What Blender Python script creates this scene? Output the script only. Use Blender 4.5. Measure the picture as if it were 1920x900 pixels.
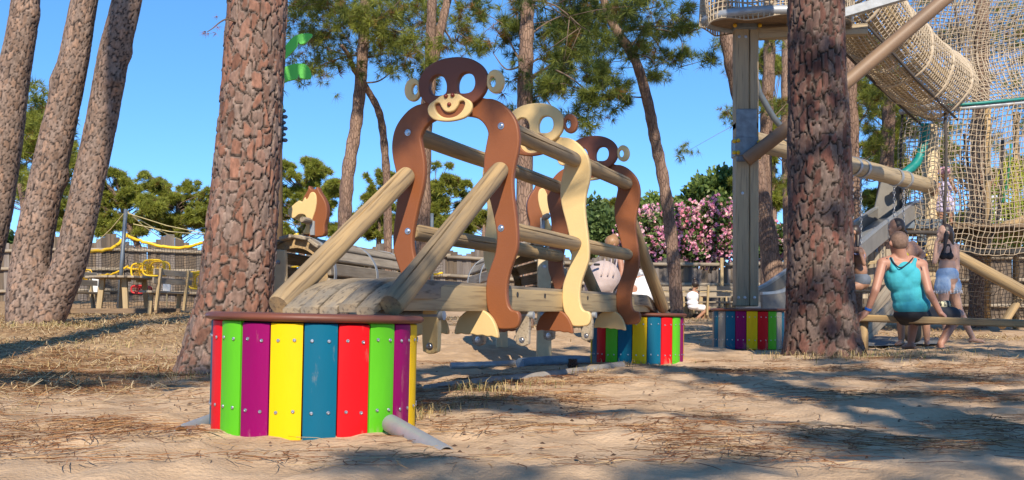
import bpy, math, random
import numpy as np
from mathutils import Vector, Matrix

for o in list(bpy.data.objects):
    bpy.data.objects.remove(o, do_unlink=True)
SC = bpy.context.scene
COL = SC.collection
rng = np.random.default_rng(7)
random.seed(7)

# ------------------------------------------------------------------ camera
CAMZ, F, HOR = 0.5, 1920.0, 588.0
cd = bpy.data.cameras.new('camera')
cam = bpy.data.objects.new('camera', cd)
COL.objects.link(cam)
cam.location = (0, 0, CAMZ)
cam.rotation_euler = (math.pi / 2, 0, 0)
cd.sensor_width = 36.0
cd.lens = 36.0
cd.shift_y = (HOR - 450.0) / 1920.0
cd.clip_start, cd.clip_end = 0.05, 3000.0
SC.camera = cam

# ------------------------------------------------------------------ sky, sun, exposure
SUN_EL, SUN_TO = math.radians(37), (-0.10, 1.0)
w = bpy.data.worlds.new('World')
SC.world = w
w.use_nodes = True
nt = w.node_tree
bg = nt.nodes['Background']
sky = nt.nodes.new('ShaderNodeTexSky')
sky.sky_type = 'NISHITA'
sky.sun_disc = False
sky.sun_elevation = SUN_EL
sky.sun_rotation = math.atan2(-SUN_TO[0], -SUN_TO[1])
sky.altitude = 0
sky.air_density = 0.3
sky.dust_density = 0.0
sky.ozone_density = 3.0
gm = nt.nodes.new('ShaderNodeGamma'); gm.inputs[1].default_value = .62
hs = nt.nodes.new('ShaderNodeHueSaturation'); hs.inputs['Saturation'].default_value = 1.46; hs.inputs['Value'].default_value = 2.85
nt.links.new(sky.outputs[0], gm.inputs[0])
nt.links.new(gm.outputs[0], hs.inputs['Color'])
nt.links.new(hs.outputs[0], bg.inputs[0])
bg.inputs[1].default_value = 0.15
sl = bpy.data.lights.new('sun', 'SUN')
sl.energy = 5.0
sl.angle = math.radians(0.53)
sl.color = (1.0, 0.88, 0.715)
so = bpy.data.objects.new('sun', sl)
COL.objects.link(so)
hl = math.hypot(*SUN_TO)
SUND = Vector((SUN_TO[0] / hl * math.cos(SUN_EL), SUN_TO[1] / hl * math.cos(SUN_EL), -math.sin(SUN_EL)))
so.rotation_euler = SUND.to_track_quat('-Z', 'Y').to_euler()
so.location = (0, -20, 20)
SC.view_settings.view_transform = 'Standard'
SC.view_settings.look = 'None'
SC.view_settings.gamma = 1.0
SC.view_settings.use_curve_mapping = False
SC.view_settings.exposure = 0.42
SC.cycles.max_bounces = 6
SC.cycles.transparent_max_bounces = 6

# ------------------------------------------------------------------ helpers
def P(px, py, D):
    return Vector(((px - 960.0) / F * D, D, CAMZ + (HOR - py) / F * D))

_mats = {}
def M(name, col=(.5, .5, .5), col2=None, scale=6, stretch=(1, 1, 1), rough=.6, rough2=None, bump=0., bscale=40., metal=0.,
      rnd=0., attr=None, trans=0., lo=.38, hi=.62, spec=.5, detail=5., coat=0., extra=None):
    if name in _mats:
        return _mats[name]
    m = bpy.data.materials.new(name)
    _mats[name] = m
    m.use_nodes = True
    nt = m.node_tree
    N, L = nt.nodes, nt.links
    b = N['Principled BSDF']
    b.inputs['Roughness'].default_value = rough
    b.inputs['Metallic'].default_value = metal
    b.inputs['Specular IOR Level'].default_value = spec
    b.inputs['Coat Weight'].default_value = coat
    tc = N.new('ShaderNodeTexCoord')
    mp = N.new('ShaderNodeMapping')
    mp.inputs['Scale'].default_value = stretch
    L.new(tc.outputs['Object'], mp.inputs['Vector'])
    oi = None
    if rnd:
        oi = N.new('ShaderNodeObjectInfo')
        cb = N.new('ShaderNodeCombineXYZ')
        mu = N.new('ShaderNodeMath'); mu.operation = 'MULTIPLY'; mu.inputs[1].default_value = 37.0
        L.new(oi.outputs['Random'], mu.inputs[0])
        for k in range(3):
            L.new(mu.outputs[0], cb.inputs[k])
        L.new(cb.outputs[0], mp.inputs['Location'])
    n1 = N.new('ShaderNodeTexNoise')
    n1.inputs['Scale'].default_value = scale
    n1.inputs['Detail'].default_value = detail
    n1.inputs['Roughness'].default_value = .6
    L.new(mp.outputs[0], n1.inputs['Vector'])
    mr = N.new('ShaderNodeMapRange')
    mr.inputs['From Min'].default_value = lo
    mr.inputs['From Max'].default_value = hi
    L.new(n1.outputs[0], mr.inputs['Value'])
    mx = N.new('ShaderNodeMix'); mx.data_type = 'RGBA'
    c2 = col2 if col2 else tuple(c * .75 for c in col)
    mx.inputs[6].default_value = (*col, 1)
    mx.inputs[7].default_value = (*c2, 1)
    L.new(mr.outputs[0], mx.inputs[0])
    out = mx.outputs[2]
    if attr:
        at = N.new('ShaderNodeAttribute'); at.attribute_name = attr
        m2 = N.new('ShaderNodeMix'); m2.data_type = 'RGBA'; m2.blend_type = 'MULTIPLY'
        m2.inputs[0].default_value = 1
        L.new(out, m2.inputs[6]); L.new(at.outputs['Color'], m2.inputs[7])
        out = m2.outputs[2]
    if rnd:
        hs = N.new('ShaderNodeHueSaturation')
        r2 = N.new('ShaderNodeMapRange')
        r2.inputs['To Min'].default_value = 1 - rnd
        r2.inputs['To Max'].default_value = 1 + rnd
        L.new(oi.outputs['Random'], r2.inputs['Value'])
        L.new(r2.outputs[0], hs.inputs['Value'])
        L.new(out, hs.inputs['Color'])
        out = hs.outputs[0]
    if extra:
        out = extra(N, L, tc, mp, out, b)
    L.new(out, b.inputs['Base Color'])
    if rough2 is not None:
        rr = N.new('ShaderNodeMapRange')
        rr.inputs['To Min'].default_value = rough
        rr.inputs['To Max'].default_value = rough2
        L.new(mr.outputs[0], rr.inputs['Value'])
        L.new(rr.outputs[0], b.inputs['Roughness'])
    if bump:
        n2 = N.new('ShaderNodeTexNoise')
        n2.inputs['Scale'].default_value = bscale
        n2.inputs['Detail'].default_value = 4
        L.new(mp.outputs[0], n2.inputs['Vector'])
        bp = N.new('ShaderNodeBump')
        bp.inputs['Strength'].default_value = bump
        bp.inputs['Distance'].default_value = .02
        L.new(n2.outputs[0], bp.inputs['Height'])
        L.new(bp.outputs[0], b.inputs['Normal'])
    if trans:
        tr = N.new('ShaderNodeBsdfTranslucent')
        L.new(out, tr.inputs['Color'])
        ms = N.new('ShaderNodeMixShader')
        ms.inputs[0].default_value = trans
        L.new(b.outputs[0], ms.inputs[1]); L.new(tr.outputs[0], ms.inputs[2])
        L.new(ms.outputs[0], N['Material Output'].inputs[0])
    return m

def mk_mesh(name, V, Fc, mat=None, smooth=False, attr=None, matidx=None):
    """V (n,3); Fc = (m,k) array or list of tuples; attr = (n,3) colours"""
    me = bpy.data.meshes.new(name)
    V = np.asarray(V, dtype=np.float32)
    if isinstance(Fc, np.ndarray):
        m, k = Fc.shape
        me.vertices.add(len(V)); me.vertices.foreach_set('co', V.ravel())
        me.loops.add(m * k); me.loops.foreach_set('vertex_index', Fc.astype(np.int32).ravel())
        me.polygons.add(m)
        me.polygons.foreach_set('loop_start', np.arange(0, m * k, k, dtype=np.int32))
        me.polygons.foreach_set('loop_total', np.full(m, k, dtype=np.int32))
        me.update(calc_edges=True)
    else:
        me.from_pydata([tuple(map(float, v)) for v in V], [], [tuple(int(i) for i in f) for f in Fc])
    if smooth:
        me.polygons.foreach_set('use_smooth', np.ones(len(me.polygons), dtype=bool))
    if attr is not None:
        a = me.attributes.new('Col', 'FLOAT_COLOR', 'POINT')
        c = np.ones((len(V), 4), dtype=np.float32); c[:, :3] = attr
        a.data.foreach_set('color', c.ravel())
    if mat:
        for mm in (mat if isinstance(mat, (list, tuple)) else [mat]):
            me.materials.append(mm)
    if matidx is not None:
        me.polygons.foreach_set('material_index', np.asarray(matidx, dtype=np.int32))
    return me

def tag(o, label=None, cat=None, group=None, kind=None):
    if label: o['label'] = label
    if cat: o['category'] = cat
    if group: o['group'] = group
    if kind: o['kind'] = kind
    return o

def thing(name, loc, label, cat, group=None):
    o = bpy.data.objects.new(name, None)
    o.empty_display_size = .1
    COL.objects.link(o)
    o.location = loc
    return tag(o, label, cat, group)

def part(name, me, parent=None, Mx=None, label=None, kind=None):
    o = bpy.data.objects.new(name, me)
    COL.objects.link(o)
    if parent is not None:
        o.parent = parent
        if parent.type == 'EMPTY':
            o.matrix_parent_inverse = Matrix.Translation(-Vector(parent.location))
    if Mx is not None:
        o.matrix_basis = Mx
    if label: o['label'] = label
    if kind: o['kind'] = kind
    return o

class MB:
    def __init__(s): s.V, s.F, s.n = [], [], 0
    def add(s, V, Fc):
        s.V.append(np.asarray(V, dtype=np.float64)); s.F += [tuple(i + s.n for i in f) for f in Fc]; s.n += len(V)
        return s
    def box(s, c, size, Mx=None, bev=0.):
        x, y, z = [d / 2 for d in size]
        if bev:
            b = min(bev, x * .9, y * .9, z * .9)
            vs = []
            for sx in (-1, 1):
                for sy in (-1, 1):
                    for sz in (-1, 1):
                        vs += [(sx * x, sy * (y - b), sz * (z - b)), (sx * (x - b), sy * y, sz * (z - b)), (sx * (x - b), sy * (y - b), sz * z)]
            vs = np.array(vs)
            def I(sx, sy, sz, k): return ((sx > 0) * 4 + (sy > 0) * 2 + (sz > 0)) * 3 + k
            f = []
            for a in (-1, 1):
                f.append([I(a, -1, -1, 0), I(a, 1, -1, 0), I(a, 1, 1, 0), I(a, -1, 1, 0)][::a])
                f.append([I(-1, a, -1, 1), I(-1, a, 1, 1), I(1, a, 1, 1), I(1, a, -1, 1)][::a])
                f.append([I(-1, -1, a, 2), I(1, -1, a, 2), I(1, 1, a, 2), I(-1, 1, a, 2)][::a])
            for a in (-1, 1):
                for c2 in (-1, 1):
                    f.append([I(a, c2, -1, 0), I(a, c2, -1, 1), I(a, c2, 1, 1), I(a, c2, 1, 0)][::-a * c2])
                    f.append([I(a, -1, c2, 0), I(a, -1, c2, 2), I(a, 1, c2, 2), I(a, 1, c2, 0)][::a * c2])
                    f.append([I(-1, a, c2, 1), I(-1, a, c2, 2), I(1, a, c2, 2), I(1, a, c2, 1)][::-a * c2])
                    for c3 in (-1, 1):
                        f.append([I(a, c2, c3, 0), I(a, c2, c3, 1), I(a, c2, c3, 2)][::a * c2 * c3])
            V = vs
        else:
            V = np.array([(sx * x, sy * y, sz * z) for sx in (-1, 1) for sy in (-1, 1) for sz in (-1, 1)])
            f = [(0, 1, 3, 2), (4, 6, 7, 5), (0, 4, 5, 1), (2, 3, 7, 6), (0, 2, 6, 4), (1, 5, 7, 3)]
        if Mx is not None:
            R = np.array(Mx.to_3x3()); V = V @ R.T
        return s.add(V + np.array(c), f)
    def tube(s, pts, rad, n=8, caps=True, wob=0., dome=0.):
        pts = np.array([tuple(p) for p in pts], dtype=float)
        rad = np.full(len(pts), rad) if np.isscalar(rad) else np.asarray(rad, dtype=float)
        t = np.gradient(pts, axis=0)
        t /= np.linalg.norm(t, axis=1)[:, None] + 1e-9
        ref = np.array([0, 0, 1.]) if abs(t[0][2]) < .9 else np.array([1., 0, 0])
        V = []
        a = np.linspace(0, 2 * np.pi, n, endpoint=False)
        e1 = None
        for i in range(len(pts)):
            if e1 is None: e1 = np.cross(t[i], ref)
            e1 = e1 - t[i] * np.dot(e1, t[i]); e1 /= np.linalg.norm(e1) + 1e-9
            e2 = np.cross(t[i], e1)
            rr = rad[i] * (1 + (wob * np.sin(a * 2 + i * 1.7) if wob else 0 * a))
            V.append(pts[i] + np.outer(np.cos(a) * rr, e1) + np.outer(np.sin(a) * rr, e2))
        V = np.concatenate(V)
        f = []
        for i in range(len(pts) - 1):
            for k in range(n):
                f.append((i * n + k, i * n + (k + 1) % n, (i + 1) * n + (k + 1) % n, (i + 1) * n + k))
        if caps:
            f.append(tuple(range(n))[::-1]); f.append(tuple((len(pts) - 1) * n + k for k in range(n)))
        return s.add(V, f)
    def mesh(s, name, mat, smooth=False):
        return mk_mesh(name, np.concatenate(s.V), s.F, mat, smooth)

def align(p0, p1, up=(0, 0, 1)):
    """matrix with local Z along p0->p1, origin p0"""
    z = (Vector(p1) - Vector(p0)).normalized()
    upv = Vector(up)
    if abs(z.dot(upv)) > .95: upv = Vector((0, 1, 0))
    x = upv.cross(z).normalized(); y = z.cross(x)
    return Matrix(((x.x, y.x, z.x, p0[0]), (x.y, y.y, z.y, p0[1]), (x.z, y.z, z.z, p0[2]), (0, 0, 0, 1)))

def autosmooth(me, ang=35):
    """mark sharp edges by angle, shade smooth"""
    me.polygons.foreach_set('use_smooth', np.ones(len(me.polygons), dtype=bool))
    me.set_sharp_from_angle(angle=math.radians(ang))
    return me

def log_mesh(name, L, r, mat, n=26, taper=1., crack=None, seed=0, round_end=.25):
    """a round timber along local Z with a drying crack and soft ends"""
    rg = np.random.default_rng(seed)
    th = list(np.linspace(0, 2 * np.pi, n, endpoint=False))
    ca = rg.uniform(0, 6.28) if crack is None else crack
    th += list(ca + np.linspace(-.26, .26, 15))
    th = np.array(sorted([t % (2 * np.pi) for t in th]))
    nz = max(8, int(L / .05))
    zs = np.concatenate([[0, .006, .02], np.linspace(.05, L - .05, nz), [L - .02, L - .006, L]])
    e = round_end * r
    prof = np.array([1 - .25 * round_end * 2, 1 - .12 * round_end * 2, 1 - .03] + [1.] * nz + [1 - .03, 1 - .12 * round_end * 2, 1 - .25 * round_end * 2])
    ph = rg.uniform(0, 6.28, 6)
    Z, T = np.meshgrid(zs, th, indexing='ij')
    R = r * prof[:, None] * (1 + (taper - 1) * Z / L)
    R = R * (1 + .025 * np.sin(2 * T + ph[0] + Z * 1.3) + .02 * np.sin(3 * T + ph[1] - Z * 2.1) + .02 * np.sin(Z * 5 + ph[2]) * np.sin(T + ph[3]))
    for _ in range(3):  # knots
        kz, kt = rg.uniform(.1, L - .1), rg.uniform(0, 6.28)
        d2 = ((Z - kz) / .05) ** 2 + (np.angle(np.exp(1j * (T - kt))) / .4) ** 2
        R += r * .06 * np.exp(-d2)
    cd_ = np.abs(np.angle(np.exp(1j * (T - ca - .12 * np.sin(Z * 2.2 + ph[4])))))
    wob = np.clip(np.sin(Z / L * np.pi) * 1.6, 0, 1) * (.6 + .4 * np.sin(Z * 4 + ph[5]))
    R -= r * .34 * np.clip(1 - cd_ / .075, 0, 1) * wob
    V = np.stack([R * np.cos(T), R * np.sin(T), Z], -1).reshape(-1, 3)
    m = len(th)
    i, k = np.meshgrid(np.arange(len(zs) - 1), np.arange(m), indexing='ij')
    k2 = (k + 1) % m
    Fq = np.stack([i * m + k, i * m + k2, (i + 1) * m + k2, (i + 1) * m + k], -1).reshape(-1, 4)
    F = [tuple(f) for f in Fq] + [tuple(range(m))[::-1], tuple((len(zs) - 1) * m + q for q in range(m))]
    me = mk_mesh(name, V, F, mat)
    return autosmooth(me, 50)

def log_part(name, p0, p1, r, mat, parent, **kw):
    L = (Vector(p1) - Vector(p0)).length
    return part(name, log_mesh(name, L, r, mat, **kw), parent, align(p0, p1))

def catmull(pts, n=6, closed=True):
    pts = np.array(pts, dtype=float)
    out = []
    N = len(pts)
    rngi = range(N) if closed else range(N - 1)
    for i in rngi:
        if closed: p0, p1, p2, p3 = pts[i - 1], pts[i], pts[(i + 1) % N], pts[(i + 2) % N]
        else: p0, p1, p2, p3 = pts[max(i - 1, 0)], pts[i], pts[i + 1], pts[min(i + 2, N - 1)]
        for t in np.linspace(0, 1, n, endpoint=False):
            out.append(.5 * ((2 * p1) + (-p0 + p2) * t + (2 * p0 - 5 * p1 + 4 * p2 - p3) * t * t + (-p0 + 3 * p1 - 3 * p2 + p3) * t ** 3))
    if not closed: out.append(pts[-1])
    return np.array(out)

def ellipse(cx, cy, rx, ry, n=40, rot=0., pw=2.):
    a = np.linspace(0, 2 * np.pi, n, endpoint=False)
    x = np.sign(np.cos(a)) * np.abs(np.cos(a)) ** (2 / pw) * rx
    y = np.sign(np.sin(a)) * np.abs(np.sin(a)) ** (2 / pw) * ry
    c, s_ = math.cos(rot), math.sin(rot)
    return np.stack([cx + x * c - y * s_, cy + x * s_ + y * c], -1)

def plate(name, loops, th, mat, bev=.006, res=3):
    """thick rounded board cut from 2D outlines (first = outer, others = holes), local XY, thickness along Z"""
    cu = bpy.data.curves.new(name, 'CURVE')
    cu.dimensions = '2D'; cu.fill_mode = 'BOTH'
    cu.extrude = th / 2 - bev; cu.bevel_depth = bev; cu.bevel_resolution = res; cu.offset = -bev
    for lp in loops:
        sp = cu.splines.new('POLY'); sp.points.add(len(lp) - 1)
        sp.points.foreach_set('co', np.concatenate([np.asarray(lp), np.zeros((len(lp), 1)), np.ones((len(lp), 1))], 1).astype(np.float32).ravel())
        sp.use_cyclic_u = True
    ob = bpy.data.objects.new(name, cu)
    me = bpy.data.meshes.new_from_object(ob)
    bpy.data.objects.remove(ob); bpy.data.curves.remove(cu)
    me.name = name
    me.materials.clear(); me.materials.append(mat)
    return autosmooth(me, 40)

def sphere_mesh(name, r, mat, nu=14, nv=8, sq=(1, 1, 1)):
    V = [(0, 0, -r * sq[2])]
    for j in range(1, nv):
        p = -math.pi / 2 + math.pi * j / nv
        for i in range(nu):
            a = 2 * math.pi * i / nu
            V.append((r * sq[0] * math.cos(p) * math.cos(a), r * sq[1] * math.cos(p) * math.sin(a), r * sq[2] * math.sin(p)))
    V.append((0, 0, r * sq[2]))
    Fc = []
    for i in range(nu): Fc.append((0, 1 + (i + 1) % nu, 1 + i))
    for j in range(nv - 2):
        for i in range(nu):
            a, b = 1 + j * nu + i, 1 + j * nu + (i + 1) % nu
            Fc.append((a, b, b + nu, a + nu))
    t = len(V) - 1
    for i in range(nu): Fc.append((t, 1 + (nv - 2) * nu + i, 1 + (nv - 2) * nu + (i + 1) % nu))
    return mk_mesh(name, np.array(V), Fc, mat, True)

def lathe(name, prof, mat, n=48, ang=35, ring=False):
    """prof = [(r,z)...] closed to axis where r=0"""
    V, Fc = [], []
    for r, z in prof:
        for i in range(n):
            a = 2 * math.pi * i / n
            V.append((r * math.cos(a), r * math.sin(a), z))
    for j in range(len(prof) - 1):
        for i in range(n):
            Fc.append((j * n + i, j * n + (i + 1) % n, (j + 1) * n + (i + 1) % n, (j + 1) * n + i))
    if ring:
        e = (len(prof) - 1) * n
        for i in range(n): Fc.append((e + i, e + (i + 1) % n, (i + 1) % n, i))
    else:
        Fc.append(tuple(range(n))[::-1]); Fc.append(tuple((len(prof) - 1) * n + i for i in range(n)))
    return autosmooth(mk_mesh(name, np.array(V), Fc, mat), ang)

def vnoise(x, y, seed=0):
    """smooth value noise, vectorised"""
    x = np.asarray(x, dtype=float); y = np.asarray(y, dtype=float)
    xi, yi = np.floor(x).astype(np.int64), np.floor(y).astype(np.int64)
    fx, fy = x - xi, y - yi
    fx, fy = fx * fx * (3 - 2 * fx), fy * fy * (3 - 2 * fy)
    def h(a, b):
        n = (a * 374761393 + b * 668265263 + seed * 974711) & 0x7fffffff
        n = ((n ^ (n >> 13)) * 1274126177) & 0x7fffffff
        return ((n ^ (n >> 16)) & 0xffff) / 65535.0
    return (h(xi, yi) * (1 - fx) + h(xi + 1, yi) * fx) * (1 - fy) + (h(xi, yi + 1) * (1 - fx) + h(xi + 1, yi + 1) * fx) * fy

# ------------------------------------------------------------------ ground
_gp = []
for px, py, D in [(590, 824, 4.0), (590, 800, 4.45), (1194, 690, 9.27), (1402, 656, 12.3), (330, 702, 7.9), (60, 608, 13), (240, 592, 20), (200, 564, 33),
                  (1540, 674, 10.2), (1700, 656, 10.5), (1790, 645, 12.8), (1300, 598, 28), (1700, 596, 28), (1900, 642, 13), (1900, 725, 6.5), (100, 765, 5.2),
                  (800, 727, 6.5), (1100, 690, 8.6), (870, 612, 15), (1000, 600, 22), (700, 575, 33), (-300, 640, 9), (1350, 800, 4.4), (1320, 603, 22)]:
    p = P(px, py, D); _gp.append((p.x, p.y, p.z))
for x, y in [(0, 1), (-4, 1), (4, 1), (0, -6), (-8, -8), (8, -8), (8, 3), (-8, 3)]:
    _gp.append((x, y, 0.0))
for x, y, z in [(-60, 60, 1.3), (0, 60, .8), (60, 60, .6), (40, 15, .2), (-40, 15, .7)]:
    _gp.append((x, y, z))
_gp = np.array(_gp)
def gz(x, y):
    x = np.asarray(x, dtype=float); y = np.asarray(y, dtype=float)
    sh = x.shape
    x, y = x.ravel(), y.ravel()
    num = np.zeros_like(x); den = np.zeros_like(x)
    for gx, gy, gzv in _gp:
        wgt = 1.0 / ((x - gx) ** 2 + (y - gy) ** 2 + .35 + .002 * gy * gy) ** 1.6
        num += wgt * gzv; den += wgt
    z = num / den
    z = z + .05 * (vnoise(x * .8 + 9, y * .8, 3) - .5) * np.clip((y - 2) / 6, .25, 1) * 1.2 + .02 * (vnoise(x * 3.1, y * 3.1, 5) - .5)
    return z.reshape(sh) if sh else float(z[0])
def G(x, y): return Vector((x, y, float(gz(np.array([x]), np.array([y]))[0])))

def grade(lo, hi, fine, dlo, dhi):
    mid = list(np.arange(lo, hi, fine))
    a, st, x = [], fine, hi
    while x < dhi: a.append(x); st *= 1.13; x += st
    b, st, x = [], fine, lo - fine
    while x > dlo: b.append(x); st *= 1.13; x -= st
    return np.array(b[::-1] + mid + a)
gx, gy = grade(-5.5, 6.5, .045, -500, 500), grade(3.0, 13, .045, -120, 600)
GX, GY = np.meshgrid(gx, gy, indexing='ij')
GZ = gz(GX, GY)
near = np.clip(1 - (GY - 12) / 8, 0, 1) * np.clip((14 - np.abs(GX)) / 6, 0, 1)
GZ = GZ + near * (.034 * (vnoise(GX * 6, GY * 6, 11) - .5) + .024 * (vnoise(GX * 14, GY * 14, 12) - .5) + .008 * vnoise(GX * 30, GY * 30, 13))
nx, ny = len(gx), len(gy)
i, k = np.meshgrid(np.arange(nx - 1), np.arange(ny - 1), indexing='ij')
Fq = np.stack([i * ny + k, (i + 1) * ny + k, (i + 1) * ny + k + 1, i * ny + k + 1], -1).reshape(-1, 4)

def ground_extra(N, L, tc, mp, out, b):
    # straw-coloured needle mat: patches with a shape of their own, more of it away from the play area
    n = N.new('ShaderNodeTexNoise'); n.inputs['Scale'].default_value = .55; n.inputs['Detail'].default_value = 7; n.inputs['Roughness'].default_value = .65
    L.new(tc.outputs['Object'], n.inputs['Vector'])
    at = N.new('ShaderNodeAttribute'); at.attribute_name = 'Col'
    sp = N.new('ShaderNodeSeparateColor'); L.new(at.outputs['Color'], sp.inputs[0])
    ad = N.new('ShaderNodeMath'); ad.operation = 'ADD'; L.new(n.outputs[0], ad.inputs[0]); L.new(sp.outputs[0], ad.inputs[1])
    r = N.new('ShaderNodeMapRange'); r.inputs['From Min'].default_value = .52; r.inputs['From Max'].default_value = .75
    L.new(ad.outputs[0], r.inputs['Value'])
    n3 = N.new('ShaderNodeTexNoise'); n3.inputs['Scale'].default_value = 22; n3.inputs['Detail'].default_value = 5
    L.new(tc.outputs['Object'], n3.inputs['Vector'])
    cr = N.new('ShaderNodeValToRGB'); e = cr.color_ramp.elements
    e[0].position, e[0].color = .3, (.16, .085, .042, 1)
    e[1].position, e[1].color = .72, (.50, .34, .18, 1)
    L.new(n3.outputs[0], cr.inputs[0])
    mx = N.new('ShaderNodeMix'); mx.data_type = 'RGBA'
    L.new(r.outputs[0], mx.inputs[0]); L.new(out, mx.inputs[6]); L.new(cr.outputs[0], mx.inputs[7])
    return mx.outputs[2]
straw = np.clip(-.05 + .28 * np.clip((-GX - .8 - .1 * GY) / 2.0, 0, 1) * np.clip((GY - 5.2) / 1.5, 0, 1) + .12 * np.clip((GY - 13) / 6, 0, 1), 0, 1)
gcol = np.stack([straw] * 3, -1).reshape(-1, 3)
m_sand = M('sand', (.53, .378, .242), (.40, .275, .17), scale=3.5, rough=.95, bump=.55, bscale=60, spec=.2, extra=ground_extra, detail=9)
me = mk_mesh('ground', np.stack([GX, GY, GZ], -1).reshape(-1, 3), Fq, m_sand, True, attr=gcol)
tag(part('ground', me), kind='structure')
# ------------------------------------------------------------------ shared materials
def wood_extra(dark):
    def f(N, L, tc, mp, out, b):
        m = N.new('ShaderNodeMapping'); m.inputs['Scale'].default_value = (60, 60, 2.2)
        L.new(tc.outputs['Object'], m.inputs['Vector'])
        n = N.new('ShaderNodeTexNoise'); n.inputs['Scale'].default_value = 1.; n.inputs['Detail'].default_value = 4
        L.new(m.outputs[0], n.inputs['Vector'])
        r = N.new('ShaderNodeMapRange'); r.inputs['From Min'].default_value = .52; r.inputs['From Max'].default_value = .70
        r.inputs['To Max'].default_value = .85
        L.new(n.outputs[0], r.inputs['Value'])
        mx = N.new('ShaderNodeMix'); mx.data_type = 'RGBA'
        L.new(r.outputs[0], mx.inputs[0]); L.new(out, mx.inputs[6]); mx.inputs[7].default_value = (*dark, 1)
        bp = N.new('ShaderNodeBump'); bp.inputs['Strength'].default_value = .35; bp.inputs['Distance'].default_value = .004
        L.new(n.outputs[0], bp.inputs['Height']); L.new(bp.outputs[0], b.inputs['Normal'])
        return mx.outputs[2]
    return f
m_log = M('weathered_log', (.44, .295, .135), (.23, .17, .10), scale=3, stretch=(4, 4, .22), rough=.75, rnd=.10, extra=wood_extra((.13, .09, .05)))
m_deck = M('grey_timber', (.19, .165, .13), (.30, .23, .145), scale=3, stretch=(3, 3, .5), rough=.8, rnd=.12, extra=wood_extra((.07, .055, .04)))
m_beam = M('honey_timber', (.44, .32, .16), (.33, .25, .14), scale=2.5, stretch=(2, 2, .5), rough=.7, rnd=.06, extra=wood_extra((.2, .14, .07)))
m_grey = M('silver_timber', (.36, .30, .22), (.26, .21, .15), scale=3, stretch=(3, 3, .5), rough=.8, rnd=.15, extra=wood_extra((.11, .085, .06)))
m_oldw = M('old_brown_timber', (.24, .16, .09), (.16, .11, .07), scale=3, stretch=(3, 3, .5), rough=.85, rnd=.2, extra=wood_extra((.06, .04, .025)))
m_brown = M('brown_plastic', (.235, .080, .029), (.21, .070, .026), scale=3, rough=.40, rough2=.55, bump=.05, bscale=90, spec=.32)
m_brown_shaded = M('shaded_brown_plastic', (.165, .056, .03), (.145, .05, .028), scale=3, rough=.40, rough2=.55, bump=.05, bscale=90, spec=.32)  # same brown plastic, darkened to put the canopy shade on the heads into colour
m_cream = M('cream_plastic', (.66, .47, .21), (.60, .43, .20), scale=3, rough=.42, rough2=.55, bump=.05, bscale=90, spec=.32)
m_nose = M('red_brown_knob', (.20, .03, .012), rough=.3)
m_steel = M('galvanised_steel', (.37, .39, .41), (.30, .32, .34), scale=9, rough=.42, rough2=.62, metal=.45)
m_bolt = M('bolt_steel', (.55, .56, .58), (.4, .4, .42), scale=60, rough=.3, metal=.9)
m_bolt_dark = M('bolt_black', (.03, .03, .03), rough=.5)
m_rim = M('red_brown_rim', (.17, .055, .030), (.12, .04, .024), scale=4, stretch=(1, 1, 8), rough=.4, rough2=.6)
m_dark = M('black_void', (.02, .018, .016), rough=.9)
PC = {'red': (.66, .006, .010), 'green': (.10, .46, .015), 'purple': (.235, .001, .095), 'yellow': (.80, .50, .002), 'blue': (.001, .11, .19), 'grey': (.27, .25, .21)}
def paint_extra(N, L, tc, mp, out, b):
    # scuffs and dried sand near the foot of each board: marks with their own shapes
    n = N.new('ShaderNodeTexNoise'); n.inputs['Scale'].default_value = 9; n.inputs['Detail'].default_value = 8; n.inputs['Roughness'].default_value = .7
    L.new(mp.outputs[0], n.inputs['Vector'])
    sx = N.new('ShaderNodeSeparateXYZ'); L.new(tc.outputs['Object'], sx.inputs[0])
    r0 = N.new('ShaderNodeMapRange'); r0.inputs['From Min'].default_value = 0; r0.inputs['From Max'].default_value = .16
    r0.inputs['To Min'].default_value = .13; r0.inputs['To Max'].default_value = 0
    L.new(sx.outputs[2], r0.inputs['Value'])
    ad = N.new('ShaderNodeMath'); ad.operation = 'ADD'; L.new(n.outputs[0], ad.inputs[0]); L.new(r0.outputs[0], ad.inputs[1])
    r = N.new('ShaderNodeMapRange'); r.inputs['From Min'].default_value = .64; r.inputs['From Max'].default_value = .78; r.inputs['To Max'].default_value = .45
    L.new(ad.outputs[0], r.inputs['Value'])
    mx = N.new('ShaderNodeMix'); mx.data_type = 'RGBA'; mx.inputs[7].default_value = (.45, .34, .24, 1)
    L.new(r.outputs[0], mx.inputs[0]); L.new(out, mx.inputs[6])
    return mx.outputs[2]
m_pan = {k: M('painted_' + k, c, tuple(x * .9 for x in c), scale=5, stretch=(1, 1, .3), rough=.42, rough2=.6, bump=.05, bscale=30, rnd=.05, spec=.2, extra=paint_extra) for k, c in PC.items()}

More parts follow.
